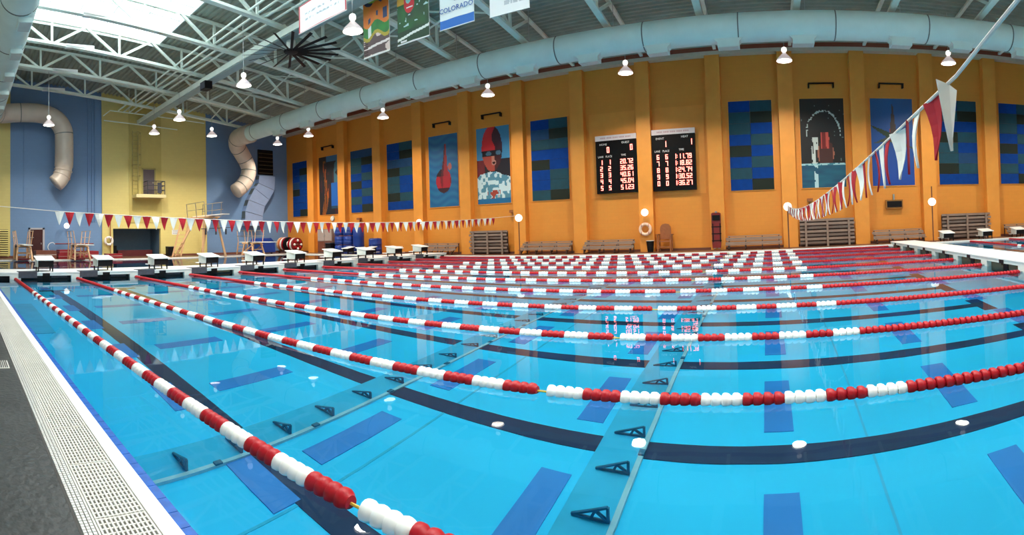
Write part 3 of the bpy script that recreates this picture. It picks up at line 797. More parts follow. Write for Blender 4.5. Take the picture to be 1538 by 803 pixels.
# ================================================================= PENNANT STRINGS
def pennants(x, y_start, y_end, y0, zmin, kz, ymid, label, first, near_z):
    t = thing('pennant_string', label, 'pennant string', (x, 0, 0), group='backstroke pennant strings')
    zf = lambda y: zmin + kz * (y - ymid) ** 2
    pts = [(0, y0, near_z)] + [(0, y_start + (y_end - y_start) * k / 40, zf(y_start + (y_end - y_start) * k / 40)) for k in range(41)] + [(0, 24.6, zf(24.6))]
    MB().tube(pts, .010, 6).build('cord', m_cord, t)
    y = y_start; k = 0; ms = {}
    for c, m in (('w', m_penw), ('r', m_penr)):
        for var in range(3):
            bend = (.0, .012, -.012)[var]
            vs = []; fs = []
            NR = 5
            for j in range(NR + 1):
                h = j / NR; hw = .118 * (1 - h) ** .9 + .002; bx = bend * math.sin(h * PI) * 2
                for q in (-1, 0, 1): vs.append((bx + .006 * (1 if q == 0 else -1), q * hw, -.345 * h))
            n0 = len(vs)
            vs += [(v[0] + .004, v[1], v[2]) for v in vs]
            for j in range(NR):
                for q in range(2):
                    a_ = j * 3 + q; fs.append((a_, a_ + 1, a_ + 4, a_ + 3)); fs.append((n0 + a_ + 3, n0 + a_ + 4, n0 + a_ + 1, n0 + a_))
                for q in (0, 2):
                    a_ = j * 3 + q; f_ = (a_, a_ + 3, n0 + a_ + 3, n0 + a_); fs.append(f_ if q == 0 else tuple(reversed(f_)))
            ms[c, var] = MB().add(vs, fs).mesh('pennant', m)
    seq = 'wr' if first == 'w' else 'rw'
    while y < y_end:
        link('pennant', ms[seq[k % 2], k % 3], t, (0, y + .13, zf(y + .13) - .004), (random.uniform(-.05, .05), random.uniform(-.05, .05), -.8 if (k == 0 and x > 0) else random.uniform(-.35, .25)))
        y += .262; k += 1
pennants(-12.85, 2.33, 21.7, .25, 1.81, .0027, 12.4, 'string of red and white pennants across the lanes in front of the left bulkhead', 'w', 2.25)
pennants(.93, 2.36, 24.3, .25, 1.72, .0031, 12.8, 'string of red and white pennants rising steeply to the upper right', 'w', 2.42)

# ================================================================= WALL OF PANELS
def tile_panel(n, rows, label, half=1.15):
    x = bayx(n); z0, z1 = 3.05, 7.66
    if n == 2: half = 1.12
    t = thing('acoustic_panel', label, 'wall panel', (x, YB, z0), group='blue and green tiled wall panels')
    MB().box(-half - .05, -.035, -.05, half + .05, 0, z1 - z0 + .05).build('frame', m_orange_side, t)
    w_, h_ = half, (z1 - z0) / 8
    for c in range(2):
        for r in range(8):
            k = rows[c][r]; d = .055 + .006 * ((r * 3 + c) % 3)
            MB().box(-half + c * w_ + .003, -d, (7 - r) * h_ + .003, -half + (c + 1) * w_ - .003, -.035, (8 - r) * h_ - .003).build('panel_tile', TILE[k], t)
tile_panel(-7, ('bbbmkbbb', 'bkmbbbbk'), 'blue tiled panel high on the orange wall, nearest the corner', .98)
tile_panel(-5, ('mggbkbgb', 'mkbgbgbk'), 'blue and green tiled panel, second tiled one from the corner')
tile_panel(-4, ('bbmkggkb', 'gkmgbbgb'), 'blue and green tiled panel left of the diver-entering-water picture')
tile_panel(-1, ('bmgbkbbg', 'gkgbbggk'), 'blue and green tiled panel left of the scoreboards')
tile_panel(2, ('bggbkbgb', 'gkbgbgbk'), 'blue and green tiled panel right of the scoreboards')
tile_panel(5, ('bgbkggkb', 'gkbgbmgb'), 'blue and green tiled panel behind the rising pennants')
tile_panel(6, ('bggbkbgb', 'gkbgbgbk'), 'blue and green tiled panel at the right edge of the picture')
tile_panel(7, ('bmgbkbbg', 'gkgbbggk'), 'blue and green tiled panel past the right edge')

def picture(n, fn_, label, nx=46, ny=92):
    x = bayx(n); z0, z1 = 3.05, 7.66; half = 1.15
    t = thing('wall_picture', label, 'picture', (x, YB, z0), group='swimming pictures on the orange wall')
    MB().box(-half - .05, -.04, -.05, half + .05, 0, z1 - z0 + .05).build('frame', m_orange_side, t)
    flat_print('print', fn_, 2 * half, z1 - z0, nx, ny, t, y=-.05)
def p_tower(u, v):
    n = sn(u * 8, v * 10, 1)
    if .62 < u < .95 and .10 < v < .53: return (.01, .10 + .02 * n, .45) if v > .14 else (.01, .05, .1)
    leg = .2 + .22 * v
    if abs(u - leg - .12 * math.sin(v * 5)) < .13 * (1 - v * .6) and v < .92: return (.20 + .18 * (n > .55), .05 + .05 * n, .012) if sn(u * 30, v * 6, 7) > .35 else (.03, .012, .01)
    if .78 < u and v > .45 and n > .5: return (.05, .16, .22)
    if v > .9 and u > .4: return (.04, .14, .3)
    return (.012 + .03 * (n > .75), .014, .02)
picture(-6, p_tower, 'picture of tall brown figures on a dark ground with a blue block')
def p_dive(u, v):
    w_ = .5 + .5 * math.sin(v * 60 + 3 * math.sin(u * 6)); bg = (.01 + .02 * w_ * sn(u * 5, v * 9), .11 + .05 * w_, .28 + .05 * w_)
    if .42 < v < .87:
        hw = .035 + .32 * max(0, (.80 - v)) ** 1.25; cx = .57 - .12 * max(0, .72 - v)
        if abs(u - cx) < hw: return (.30, .02, .03) if (u - cx) > -.3 * hw else (.10, .01, .02)
    e = ((u - .5) / .26) ** 2 + ((v - .36) / .17) ** 2
    if e < 1:
        if v > .42 and u < .56: return (.02, .01, .02)
        if v < .26: return (.04, .01, .02)
        return (.38, .015, .03) if sn(u * 9, v * 11, 3) > .3 else (.18, .01, .02)
    if ((u - .72) / .06) ** 2 + ((v - .55) / .05) ** 2 < 1: return (.45, .12, .1)
    return bg
picture(-3, p_dive, 'picture of a red diver upside down in blue water')
def p_face(u, v):
    if v < .40 + .05 * sn(u * 9, v * 3) - .15 * abs(u - .4) and v > .06:
        n = sn(u * 14, v * 22, 5)
        if .3 < u < .7 and v < .17 and n > .5: return (.35, .05, .03)
        return (.55, .72, .78) if n > .42 else (.08, .25, .36)
    if v <= .08: return (.01, .14, .32)
    cx, cy = .47, .72; e = ((u - cx) / .31) ** 2 + ((v - cy) / .30) ** 2
    if e < 1:
        if v > .70: return (.62, .02, .03) if u < .52 + .05 * math.sin(v * 20) else (.05, .008, .02)
        for gx in (.37, .66):
            if ((u - gx) / .08) ** 2 + ((v - .655) / .03) ** 2 < 1: return (.07, .16, .25)
        if abs(v - .66) < .045: return (.012, .01, .02)
        if ((u - .52) / .07) ** 2 + ((v - .53) / .035) ** 2 < 1: return (.5, .25, .22) if ((u - .52) / .04) ** 2 + ((v - .53) / .018) ** 2 > 1 else (.02, 0, 0)
        if abs(u - .50) < .05 and v > .55: return (.55, .22, .16)
        return (.42, .06, .04) if u < .55 else (.06, .01, .015)
    if v < .58: return (.16, .012, .02) if u < .25 and v > .3 else (.012, .01, .02)
    return (.05, .24, .45)
picture(-2, p_face, 'picture of a swimmer in a red cap and goggles above white splash')
def p_arc(u, v):
    if v < .27:
        n = sn(u * 5, v * 40, 2)
        if v > .245: return (.35, .6, .65) if sn(u * 20, v * 60, 1) > .35 else (.04, .2, .28)
        if abs(u - .33) < .05 and n > .5: return (.45, .65, .7)
        return (.008, .06 + .06 * n, .13 + .06 * n)
    a = (u - .52) / .38; b = (v - .60) / .26
    rr = math.hypot(a, b)
    if b > -.1 and abs(rr - 1) < .045 and (sn(u * 40, v * 60, 4) > .35): return (.45, .55, .55)
    if abs(u - .55) < .10 - (v - .48) * .1 and .44 < v < .62: return (.55, .08, .06) if sn(u * 20, v * 10, 3) > .45 else (.18, .01, .01)
    if abs(u - .56) < .20 - abs(v - .38) * .5 and .27 <= v < .5: return (.06, .015, .012) if abs(u - .56) < .15 else (.35, .12, .07)
    if (abs(u - .30 - .1 * (v - .27)) < .07) and v < .56 and sn(u * 26, v * 20, 6) > .45: return (.55, .62, .6)
    if sn(u * 30, v * 50, 8) > .93: return (.12, .16, .16)
    return (.006, .006, .008)
picture(3, p_arc, 'dark picture of a red-lit swimmer with an arc of spray above blue water')
def p_star(u, v):
    cx, cy = .52, .55; dx, dy = u - cx, (v - cy) * 2; r = math.hypot(dx, dy); a = math.atan2(dy, dx)
    for ang, ln_, wd, col in ((PI / 2, .85, .09, (.05, .03, .03)), (2.65, .65, .09, (.01, .04, .02)), (3.4, .5, .08, (.05, .07, .06)), (-.5, .6, .08, (.02, .07, .03)), (PI / 2, .4, .16, (.3, .02, .03)), (-1.2, .5, .08, (.35, .22, .15)), (.4, .4, .07, (.02, .08, .04))):
        d = abs((a - ang + PI) % (2 * PI) - PI)
        if r < ln_ and d * r < wd * (1 - r / ln_) and d < .6: return col
    if r < .12: return (.10, .12, .05)
    return (.006, .055 + .03 * v, .26 + .08 * (1 - v))
picture(4, p_star, 'blue picture of a star-shaped red and green figure behind the pennants')

# picture lamps (thin dark wall brackets above the pictures)
for i, n in enumerate((-6, -3, -2, 3, 4)):
    t = thing('picture_light', 'thin dark picture light bracket above the wall picture, %s from the left' % ORD[i], 'picture light', (bayx(n), YB, 8.3), group='picture lights on the orange wall')
    MB().tube([(-.68, -.18, .12), (.68, -.18, .12)], .045, 8).build('light_bar', m_black, t, True)
    for s in (-1, 1): MB().box(s * .64 - .04, -.2, -.10, s * .64 + .04, 0, .12).build('arm', m_black, t)

# ================================================================= SCOREBOARDS
SEGS = {'0': 'abcdef', '1': 'bc', '2': 'abged', '3': 'abgcd', '4': 'fgbc', '5': 'afgcd', '6': 'afgecd', '7': 'abc', '8': 'abcdefg', '9': 'abcdfg'}
def digits(s, x, z, w_, h_, gap, parent, name='digit'):
    for ch in s:
        if ch == ' ': x += w_ * .55 + gap * .5; continue
        if ch == ':':
            MB().box(x, -.26, z + h_ * .25, x + .03, -.25, z + h_ * .38).build('colon_dot', m_led, parent); MB().box(x, -.26, z + h_ * .62, x + .03, -.25, z + h_ * .75).build('colon_dot', m_led, parent); x += .03 + gap; continue
        if ch == '.':
            MB().box(x, -.26, z, x + .03, -.25, z + .035).build('point', m_led, parent); x += .03 + gap; continue
        b = MB(); t_ = .034; y0, y1 = -.265, -.25; m_ = h_ / 2
        G = dict(a=(0, h_ - t_, w_, h_), g=(0, m_ - t_ / 2, w_, m_ + t_ / 2), d=(0, 0, w_, t_), b=(w_ - t_, m_, w_, h_), c=(w_ - t_, 0, w_, m_), f=(0, m_, t_, h_), e=(0, 0, t_, m_))
        for k in SEGS[ch]:
            a0, c0, a1, c1 = G[k]; b.box(x + a0, y0, z + c0, x + a1, y1, z + c1)
        b.build(name, m_led, parent); x += w_ + gap
def scoreboard(xc, z0, label, top, rows, zt):
    W2 = 1.14; Ht = zt - z0
    t = thing('scoreboard', label, 'scoreboard', (xc, YB, z0), group='scoreboards')
    MB().box(-W2, -.25, 0, W2, -.02, Ht).build('cabinet', m_cabinet, t)
    MB().box(-W2 - .01, -.26, Ht - .27, W2 + .01, -.02, Ht + .01).build('header_strip', m_hdr, t)
    for k in range(34):      # the header lettering is too small to read: faint marks
        if k % 7 == 6: continue
        MB().box(-.85 + k * .05, -.263, Ht - .17, -.82 + k * .05, -.26, Ht - .09).build('header_mark', mat('faded_pink', (.5, .28, .32), .6), t)
    (la, va, xa), (lb, vb, xb_) = top
    text('lettering', la, .15, m_lit, t, (xa - .12, -.262, Ht - .52), R90)
    text('lettering', lb, .15, m_lit, t, (xb_ - .25, -.262, Ht - .48), R90)
    digits(va, xa + .08, Ht - .92, .13, .30, .04, t); digits(vb, xb_ + .0, Ht - .86, .13, .30, .04, t)
    zl = Ht - 1.18
    text('lettering', 'LANE', .15, m_lit, t, (-.86, -.262, zl), R90, sx=.85)
    text('lettering', 'PLACE', .15, m_lit, t, (-.40, -.262, zl), R90, sx=.85)
    text('lettering', 'TIME', .15, m_lit, t, (.42, -.262, zl + .03), R90, sx=.85)
    for r, (lane, place, tm_) in enumerate(rows):
        z = zl - .38 - r * .345
        digits(lane, -.90, z, .13, .25, .04, t); digits(place, -.44, z, .13, .25, .04, t)
        x = .98 - sum({' ': .11, ':': .05, '.': .05}.get(c_, .175) for c_ in tm_)
        digits(tm_, x, z, .13, .25, .038, t)
for n in (0, 1):
    struct('trim_%d' % (4 + n), MB().box(bayx(n) - 1.3, YB - .012, 3.0, bayx(n) + 1.3, YB, 7.6), m_orange_side)
scoreboard(-7.93, 3.22, 'left scoreboard with red figures for lanes 1 to 5, HOME 0', (('HOME', '0', -.58), ('GUEST', '0', .80)), [('1', '1', '20.72'), ('2', '2', '35.26'), ('3', '3', '40.61'), ('4', '4', '45.04'), ('5', '5', '51.23')], 6.33)
scoreboard(-4.80, 3.20, 'right scoreboard with red figures for lanes 6 to 0, EVENT 1 HEAT 1', (('EVENT', '1', -.58), ('HEAT', '1', .86)), [('6', '6', '1:11.79'), ('7', '7', '1:18.82'), ('8', '8', '1:24.74'), ('9', '9', '1:30.52'), ('0', '0', '1:36.27')], 6.40)

# ================================================================= ALONG THE BACK WALL
# poles with white globes
def globe_pole(x, label, pole=True, y=24.6, z=2.07, r=.20, zt=None):
    t = thing('globe_post', label, 'globe', (x, y, DECK_Z), group='white globes along the deck')
    MB().sphere((0, 0, z - DECK_Z), r, 18, 12).build('globe', m_globe, t, 'all')
    if pole:
        MB().tube([(0, .0, 0), (0, .0, (zt or z) - DECK_Z)], .03, 8).build('pole', m_brick, t)
        MB().lathe([(0, .14), (.02, .14), (.04, .04)], 16).build('base', m_brick, t)
    else:
        MB().tube([(0, 0, z - DECK_Z), (0, .25, z - DECK_Z)], .03, 8).build('arm', m_brick, t)
globe_pole(-13.03, 'white globe on a thin post left of the low bleacher by the scoreboards')
globe_pole(.92, 'white globe on a thin post where the rising pennant string begins')
globe_pole(8.12, 'white globe on a tall thin post right of the wall box', zt=2.85)
globe_pole(-6.35, 'white globe on the orange pilaster above the life ring', False, 25.8, 2.10, .19)
globe_pole(-20.95, 'white globe among the pennants, mounted on an orange pilaster', False, 25.83, 2.14, .17)
t = thing('globe_post', 'white globe on the pale blue end wall above the springboards', 'globe', (XL + .35, 7.33, 2.31), group='white globes along the deck')
MB().sphere((0, 0, 0), .20, 18, 12).build('globe', m_globe, t, 'all'); MB().tube([(0, 0, 0), (-.40, 0, 0)], .03, 8).build('arm', m_brick, t)
# life ring on pilaster
def life_ring(loc, axis, label, r=.27):
    t = thing('life_ring', label, 'life ring', loc)
    MB().torus((0, 0, 0), r, .085, axis, 28, 10).build('ring', m_wfloat if axis == 'x' else mat('peach_ring', (.85, .62, .48), .5, noise=.05), t, 'all')
    for k in range(4):
        a = PI / 4 + k * PI / 2; c_, s_ = r * math.cos(a), r * math.sin(a)
        p = (c_, 0, s_) if axis == 'y' else (0, c_, s_)
        MB().torus(p, .09, .015, 'x' if axis == 'y' else 'y', 12, 6).build('strap', m_red, t)
    q = (0, .0, r + .02); h_ = (0, .12 if axis == 'y' else 0, r + .08)
    MB().beam((0, -.02, r - .04) if axis == 'y' else (.02, 0, r - .04), (0, .13, r + .02) if axis == 'y' else (-.30, 0, r + .02), .03, .03).build('hook', m_steel, t)
    return t
life_ring((-6.38, YB - .56, 1.23), 'y', 'pale life ring hanging on the orange pilaster between the scoreboards')
life_ring((XL + .30, 10.45, 1.22), 'x', 'white life ring on the yellow end wall left of the dark alcove')
po = thing('ring_pole', 'tall dark rescue pole standing behind the life ring on the yellow wall', 'pole', (XL + .15, 10.62, DECK_Z))
MB().tube([(0, 0, 0), (0, 0, 3.1)], .035, 8).build('shaft', m_brown, po); MB().lathe([(0, .12), (.03, .12), (.04, .04)], 12).build('foot', m_brown, po)
# waste bin
bn = thing('waste_bin', 'black tapered waste bin under the life ring', 'bin', (-6.1, 25.75, DECK_Z))
MB().lathe([(0, .15), (.55, .20), (.58, .20), (.58, .18), (.05, .14)], 20).build('bin_body', m_black, bn, True)
MB().torus((0, 0, .58), .20, .015, 'z', 20, 6).build('rim', m_panelgrey, bn)
# high wooden chair
ch = thing('high_chair', 'tall orange-brown armchair against the wall below the right scoreboard', 'chair', (-5.35, 25.95, DECK_Z))
arc = [(-.28, .62), (-.29, 1.15), (-.26, 1.30), (-.17, 1.40), (0, 1.44), (.17, 1.40), (.26, 1.30), (.29, 1.15), (.28, .62)]
MB().prism(list(reversed(arc)), .16, .20, 'y').build('backrest', m_brown, ch)
MB().box(-.30, -.30, .50, .30, .20, .56).build('seat', m_brown, ch)
for sx in (-1, 1):
    MB().box(sx * .33 - .03, -.33, 0, sx * .33 + .03, -.27, .86).build('leg', m_brown, ch)
    MB().box(sx * .33 - .03, .14, 0, sx * .33 + .03, .20, .86).build('leg', m_brown, ch)
    MB().box(sx * .36 - .06, -.38, .86, sx * .36 + .06, .22, .90).build('armrest', m_brown, ch)
MB().box(-.30, -.32, .22, .30, -.28, .27).build('stretcher', m_brown, ch)
# rescue board
rb = thing('rescue_board', 'dark red rescue board with black head block on the orange pilaster', 'rescue board', (-2.68, YB - .42, 0))
MB().prism([(-.22, .15), (.20, .15), (.22, .4), (.24, 1.9), (.16, 1.95), (-.18, 1.95), (-.24, 1.9), (-.24, .4)], -.12, -.04, 'y').build('board', m_darkred, rb)
MB().box(-.20, -.16, 1.55, .20, -.12, 1.82).build('head_block', m_black, rb)
for z in (.5, .85, 1.2): MB().box(-.25, -.135, z, .25, -.12, z + .05).build('strap', m_black, rb)
for x in (-.2, .17): MB().box(x, -.13, .45, x + .05, -.12, 1.4).build('side_slot', m_black, rb)
MB().box(-.05, -.12, 1.92, .05, 0, 2.02).build('hanger', m_steel, rb)
for s in (-1, 1): MB().box(s * .11 - .05, -.16, .12, s * .11 + .05, -.04, .15).build('foot', m_steel, rb)

# bleachers
def low_bench(x0, x1, label, n=3, y=YB - .45):
    xc = (x0 + x1) / 2; hw = (x1 - x0) / 2
    t = thing('low_bleacher', label, 'bleacher', (xc, y, DECK_Z), group='low bleachers along the orange wall')
    for k in range(n):
        yy = -.62 + k * .30; z = .22 + k * .21
        MB().box(-hw + .04 * k, yy - .12, z, hw - .04 * k, yy + .12, z + .04).build('seat_plank', m_alu, t)
        if k: MB().box(-hw, yy - .16, z - .16, hw, yy - .13, z - .04).build('riser_plank', m_alu, t)
    for k in range(4):
        x = -hw + .15 + k * (2 * hw - .3) / 3
        MB().beam((x, -.74, .02), (x, .12, .62), .05, .05).beam((x, -.70, 0), (x, -.70, .22), .05, .05).beam((x, .1, 0), (x, .1, .64), .05, .05).beam((x, -.7, .02), (x, .12, .02), .04, .04).build('support_frame', m_benchframe, t)
low_bench(-20.7, -17.95, 'low brown bleacher by the orange wall behind the end of the left bulkhead')
low_bench(-13.5, -10.45, 'low bleacher below the tiled panel left of the scoreboards')
low_bench(-9.75, -6.95, 'low bleacher under the left scoreboard')
low_bench(-2.2, .62, 'low bleacher right of the dark red rescue board')
low_bench(5.25, 8.0, 'low bleacher below the wall box and star-shaped picture')
low_bench(12.75, 15.4, 'low bleacher at the far right behind the white blocks')
def tall_bench(x0, x1, label, y=YB - .35, ht=1.38):
    xc = (x0 + x1) / 2; hw = (x1 - x0) / 2
    t = thing('folded_bleacher', label, 'bleacher', (xc, y, DECK_Z), group='folded bleachers along the orange wall')
    for k in range(7):
        z = .12 + k * (ht - .16) / 6.4; yy = -.22 if k % 2 else -.12
        MB().box(-hw, yy - .035, z, hw, yy, z + .12).build('seat_plank', m_alu, t)
    for k in range(3):
        x = -hw + .3 + k * (2 * hw - .6) / 2
        MB().box(x - .05, -.30, 0, x + .05, -.25, ht).build('upright', m_alu, t)
        MB().box(x - .04, -.26, .02, x + .04, .12, .07).build('foot', m_benchframe, t)
        MB().beam((x, -.2, ht - .1), (x, .1, .05), .04, .04).build('brace', m_benchframe, t)
    MB().box(-hw, -.06, .05, hw, -.04, ht - .05).build('back_sheet', m_benchframe, t)
tall_bench(-17.15, -14.55, 'tall folded grey bleacher below the red-capped swimmer picture')
tall_bench(1.55, 4.35, 'tall folded grey bleacher under the rising pennants')
tall_bench(9.1, 11.95, 'tall folded brown bleacher at right behind the small white blocks')
# wall box (dark display) and small wall fittings
wb_ = thing('wall_box', 'dark rectangular wall display hung under the star-shaped picture', 'wall display', (6.6, YB, 2.07))
MB().box(-.46, -.20, -.24, .46, -.02, .22).build('casing', m_recess, wb_); MB().box(-.40, -.22, -.17, .40, -.20, .15).build('screen', m_black, wb_)
MB().box(-.04, -.10, .22, .04, -.02, .52).build('bracket', m_steel, wb_)
for i, (x, z) in enumerate(((-14.35, 2.5), (-27.0, 2.55), (2.15, 2.4))):
    t = thing('wall_speaker', 'small brown wall-mounted horn speaker on the orange wall, %s from the left' % ORD[i], 'speaker', (x, YB - (.0), z), group='horn speakers')
    MB().box(-.14, -.30, -.06, .14, -.02, .10).build('horn', m_brown, t); MB().box(-.03, -.1, -.25, .03, 0, -.06).build('bracket', m_brown, t)
ck = thing('wall_clock', 'small round pace clock on the orange wall above the grey lockers', 'clock', (-30.1, YB, 2.72))
MB().lathe([(-.08, .20), (-.06, .22), (-.0, .22)], 24, 'y').build('case', m_steel, ck); MB().lathe([(-.10, .18), (-.081, .18)], 24, 'y').build('dial', m_wfloat, ck)
MB().beam((0, -.105, 0), (.09, -.105, .1), .012, .006, up=(0, 1, 0)).beam((0, -.105, 0), (-.03, -.105, -.12), .012, .006, up=(0, 1, 0)).build('hand', m_black, ck)
# lockers
lk = thing('storage_locker', 'brown-grey double-door locker against the orange wall beside the blue barrels', 'locker', (-30.2, YB - .45, DECK_Z))
MB().box(-.85, -.35, 0, .85, .35, 1.85).build('carcass', mat('locker_paint', (.26, .20, .19), .5, noise=.08), lk)
for s in (-1, 1):
    d_ = MB().box(min(s * .02, s * .82), -.38, .95, max(s * .02, s * .82), -.35, 1.80).build('door', mat('locker_door', (.38, .31, .29), .5), lk); MB().box(s * .08 - .015, -.41, 1.3, s * .08 + .015, -.38, 1.4).build('handle', m_steel, d_)
    d_ = MB().box(min(s * .02, s * .82), -.38, .08, max(s * .02, s * .82), -.35, .90).build('door', m_brick, lk); MB().box(s * .08 - .015, -.41, .45, s * .08 + .015, -.38, .55).build('handle', m_steel, d_)
# barrels
def barrel(loc, label, r=.42, h=.62, rings=True):
    t = thing('plastic_barrel', label, 'barrel', loc, group='blue plastic barrels')
    MB().lathe([(0, r * .92), (.04, r), (h * .3, r), (h * .32, r * 1.03), (h * .36, r), (h * .64, r), (h * .66, r * 1.03), (h * .7, r), (h - .04, r), (h, r * .92)], 24).build('drum', m_barrel, t, True)
    MB().lathe([(h, r * .9), (h + .03, r * .9), (h + .035, r * .5)], 20).build('lid', m_barrel, t)
    for a in (0, PI): MB().lathe([(h + .03, .04), (h + .05, .04)], 10, 'z', (r * .55 * math.cos(a), r * .55 * math.sin(a), 0)).build('bung', m_black, t)
k = 0
for z in (0, .655, 1.31):
    for x in (-28.2, -27.25):
        barrel((x, 25.5, DECK_Z + z), 'blue barrel in the stack by the orange wall, %s column, %s layer' % (('left', 'right')[x > -28], ('bottom', 'middle', 'top')[k // 2]), r=.415, h=.60); k += 1
barrel((-26.3, 25.55, DECK_Z), 'tall dark blue barrel right of the barrel stack', .40, 1.85)
barrel((-24.6, 25.5, DECK_Z), 'single low blue barrel standing right of the stacks', .45, 1.05)
bb = thing('black_bin', 'low black box on the deck between locker and barrels', 'box', (-29.1, 25.3, DECK_Z))
MB().box(-.3, -.25, 0, .3, .25, .75).build('bin_body', m_black, bb); MB().box(-.33, -.28, .75, .33, .28, .82).build('lid', m_grey, bb)
# lane rope reels: discs on a cart
rl = thing('rope_reel', 'cart of red, orange and white lane rope reels by the end of the orange wall', 'reel', (-34.2, 25.0, DECK_Z))
cols = [m_peach, mat('orange_plastic', (.65, .14, .02), .4), m_wfloat, m_red, m_black]
for k, m_ in enumerate(cols):
    MB().lathe([(-.09, .45), (-.07, .58), (.07, .58), (.09, .45)], 28, 'x', (-.62 + k * .22, 0, .70)).build('reel_disc', m_, rl)
MB().lathe([(0, .30), (.03, .28)], 20, 'x', (.36, 0, .70)).build('hub', m_wfloat, rl)
for k, m_ in enumerate((m_red, m_wfloat, m_darkred)):
    MB().lathe([(-.09, .42), (-.07, .55), (.07, .55), (.09, .42)], 28, 'x', (.75 + k * .24, .1, .68)).build('reel_disc', m_, rl)
for k in range(8):
    a = k * PI / 4; MB().sphere((1.36, .1 + .33 * math.cos(a), .68 + .33 * math.sin(a)), .10, 8, 6).build('float', (m_wfloat, m_red)[k % 2], rl)
MB().box(-.8, -.45, .10, 1.5, .5, .18).build('cart_deck', m_benchframe, rl)
for x in (-.6, 1.3):
    for y in (-.35, .4): MB().lathe([(-.04, .1), (.04, .1)], 14, 'x', (x, y, .1)).build('wheel', m_black, rl)
MB().tube([(-.9, 0, .70), (1.5, 0, .70)], .04, 8).build('axle', m_steel, rl)
tp_ = thing('covered_cart', 'low cart under a bright blue cover beside the reels', 'cart', (-34.3, 22.6, DECK_Z))
MB().prism([(-.75, .12), (.75, .12), (.70, .9), (.35, 1.25), (-.45, 1.22), (-.72, .85)], -.8, .8, 'x').build('cover', m_barrel, tp_)
MB().box(-.8, -.7, .08, .8, .7, .13).build('tray', m_benchframe, tp_)
for x in (-.6, .6):
    for y in (-.5, .5): MB().lathe([(-.04, .08), (.04, .08)], 12, 'x', (x, y, .08)).build('wheel', m_black, tp_)

# ================================================================= LEFT END WALL
lv = thing('wall_louvre', 'large pale louvred grille at the left edge on the yellow wall', 'louvre', (XL + .02, 2.4, .1), world=True)
MB().box(XL, 1.0, .15, XL + .05, 3.25, 2.1).build('frame', m_yellow, lv)
for k in range(12):
    z = .22 + k * .155; MB().add([(XL + .05, 1.05, z + .07), (XL + .14, 1.05, z), (XL + .14, 3.2, z), (XL + .05, 3.2, z + .07), (XL + .05, 1.05, z + .10), (XL + .14, 1.05, z + .03), (XL + .14, 3.2, z + .03), (XL + .05, 3.2, z + .10)],
        [(0, 1, 2, 3), (7, 6, 5, 4), (0, 4, 5, 1), (1, 5, 6, 2), (2, 6, 7, 3), (3, 7, 4, 0)]).build('slat', m_yellow, lv)
MB().box(XL + .048, 1.05, .2, XL + .052, 3.2, 2.05).build('backing', m_grout, lv)
dd = sroot('door_1', (XL, 5.2, DECK_Z))
MB().box(XL - .06, 4.78, DECK_Z, XL + .02, 5.66, 2.05).build('door_leaf', mat('maroon_door', (.05, .008, .010), .4, noise=.1), dd)
MB().box(XL - .06, 4.66, DECK_Z, XL + .05, 4.78, 2.17).box(XL - .06, 5.66, DECK_Z, XL + .05, 5.80, 2.17).box(XL - .06, 4.66, 2.05, XL + .05, 5.80, 2.17).build('door_frame', mat('frame_lilac', (.45, .45, .5), .5), dd)
MB().box(XL + .02, 5.52, 1.0, XL + .07, 5.58, 1.12).build('door_handle', m_steel, dd)
# tall dark pipes on blue wall
for i, y in enumerate((9.0, 9.3, 9.52)):
    tag(MB().tube([(XL - .02, y, 2.6), (XL - .02, y, 11.6)], .045, 8).build('wall_pipe', m_blue, smooth=True), 'dark blue vertical pipe on the blue end wall, %s from the left' % ORD[i], 'pipe', 'vertical wall pipes')
for i, y in enumerate((4.3,)):
    tag(MB().tube([(XL - .02, y, 4), (XL - .02, y, 12)], .02, 6).build('wall_conduit', m_blue, smooth=True), 'thin vertical conduit on the blue end wall behind the duct', 'conduit')
# balcony with door and caged ladder
bc = thing('wall_balcony', 'small balcony with railing high on the yellow end wall', 'balcony', (XL, 13.5, 4.4), world=True)
MB().box(XL, 12.35, 4.38, XL + 1.0, 14.68, 4.62).build('platform', mat('cream_paint', (.72, .64, .36), .5), bc)
for z in (4.95, 5.28, 5.6):
    MB().tube([(XL + .05, 14.6, z), (XL + .95, 14.6, z), (XL + .95, 13.25, z), (XL + .05, 13.25, z)], .03, 6).build('rail', m_grey, bc)
for (x, y) in ((XL + .95, 14.6), (XL + .95, 13.25), (XL + .95, 13.9), (XL + .05, 14.6), (XL + .05, 13.25)):
    MB().tube([(x, y, 4.62), (x, y, 5.62)], .03, 6).build('post', m_grey, bc)
MB().box(XL + .96, 14.0, 4.72, XL + .98, 14.35, 5.5).build('gate_panel', m_grey, bc)
d3 = sroot('door_2', (XL, 13.65, 4.62))
MB().box(XL + .0, 13.22, 4.62, XL + .08, 14.12, 6.55).build('door_leaf', mat('grey_violet_door', (.12, .10, .12), .5, noise=.06), d3)
MB().box(XL, 13.12, 4.62, XL + .10, 13.22, 6.65).box(XL, 14.12, 4.62, XL + .10, 14.22, 6.65).box(XL, 13.12, 6.55, XL + .10, 14.22, 6.65).build('door_frame', mat('olive_frame', (.42, .36, .13), .5), d3)
MB().box(XL + .08, 13.95, 5.5, XL + .12, 14.05, 5.62).build('door_handle', m_steel, d3)
ld_ = thing('caged_ladder', 'tall yellow caged ladder rising from the balcony to the roof', 'ladder', (XL, 12.6, 4.62), world=True)
mly = mat('ladder_yellow', (.42, .35, .12), .5)
for y in (12.38, 12.80): MB().tube([(XL + .12, y, 4.62), (XL + .12, y, 9.4)], .035, 8).build('rail', mly, ld_)
k = 0
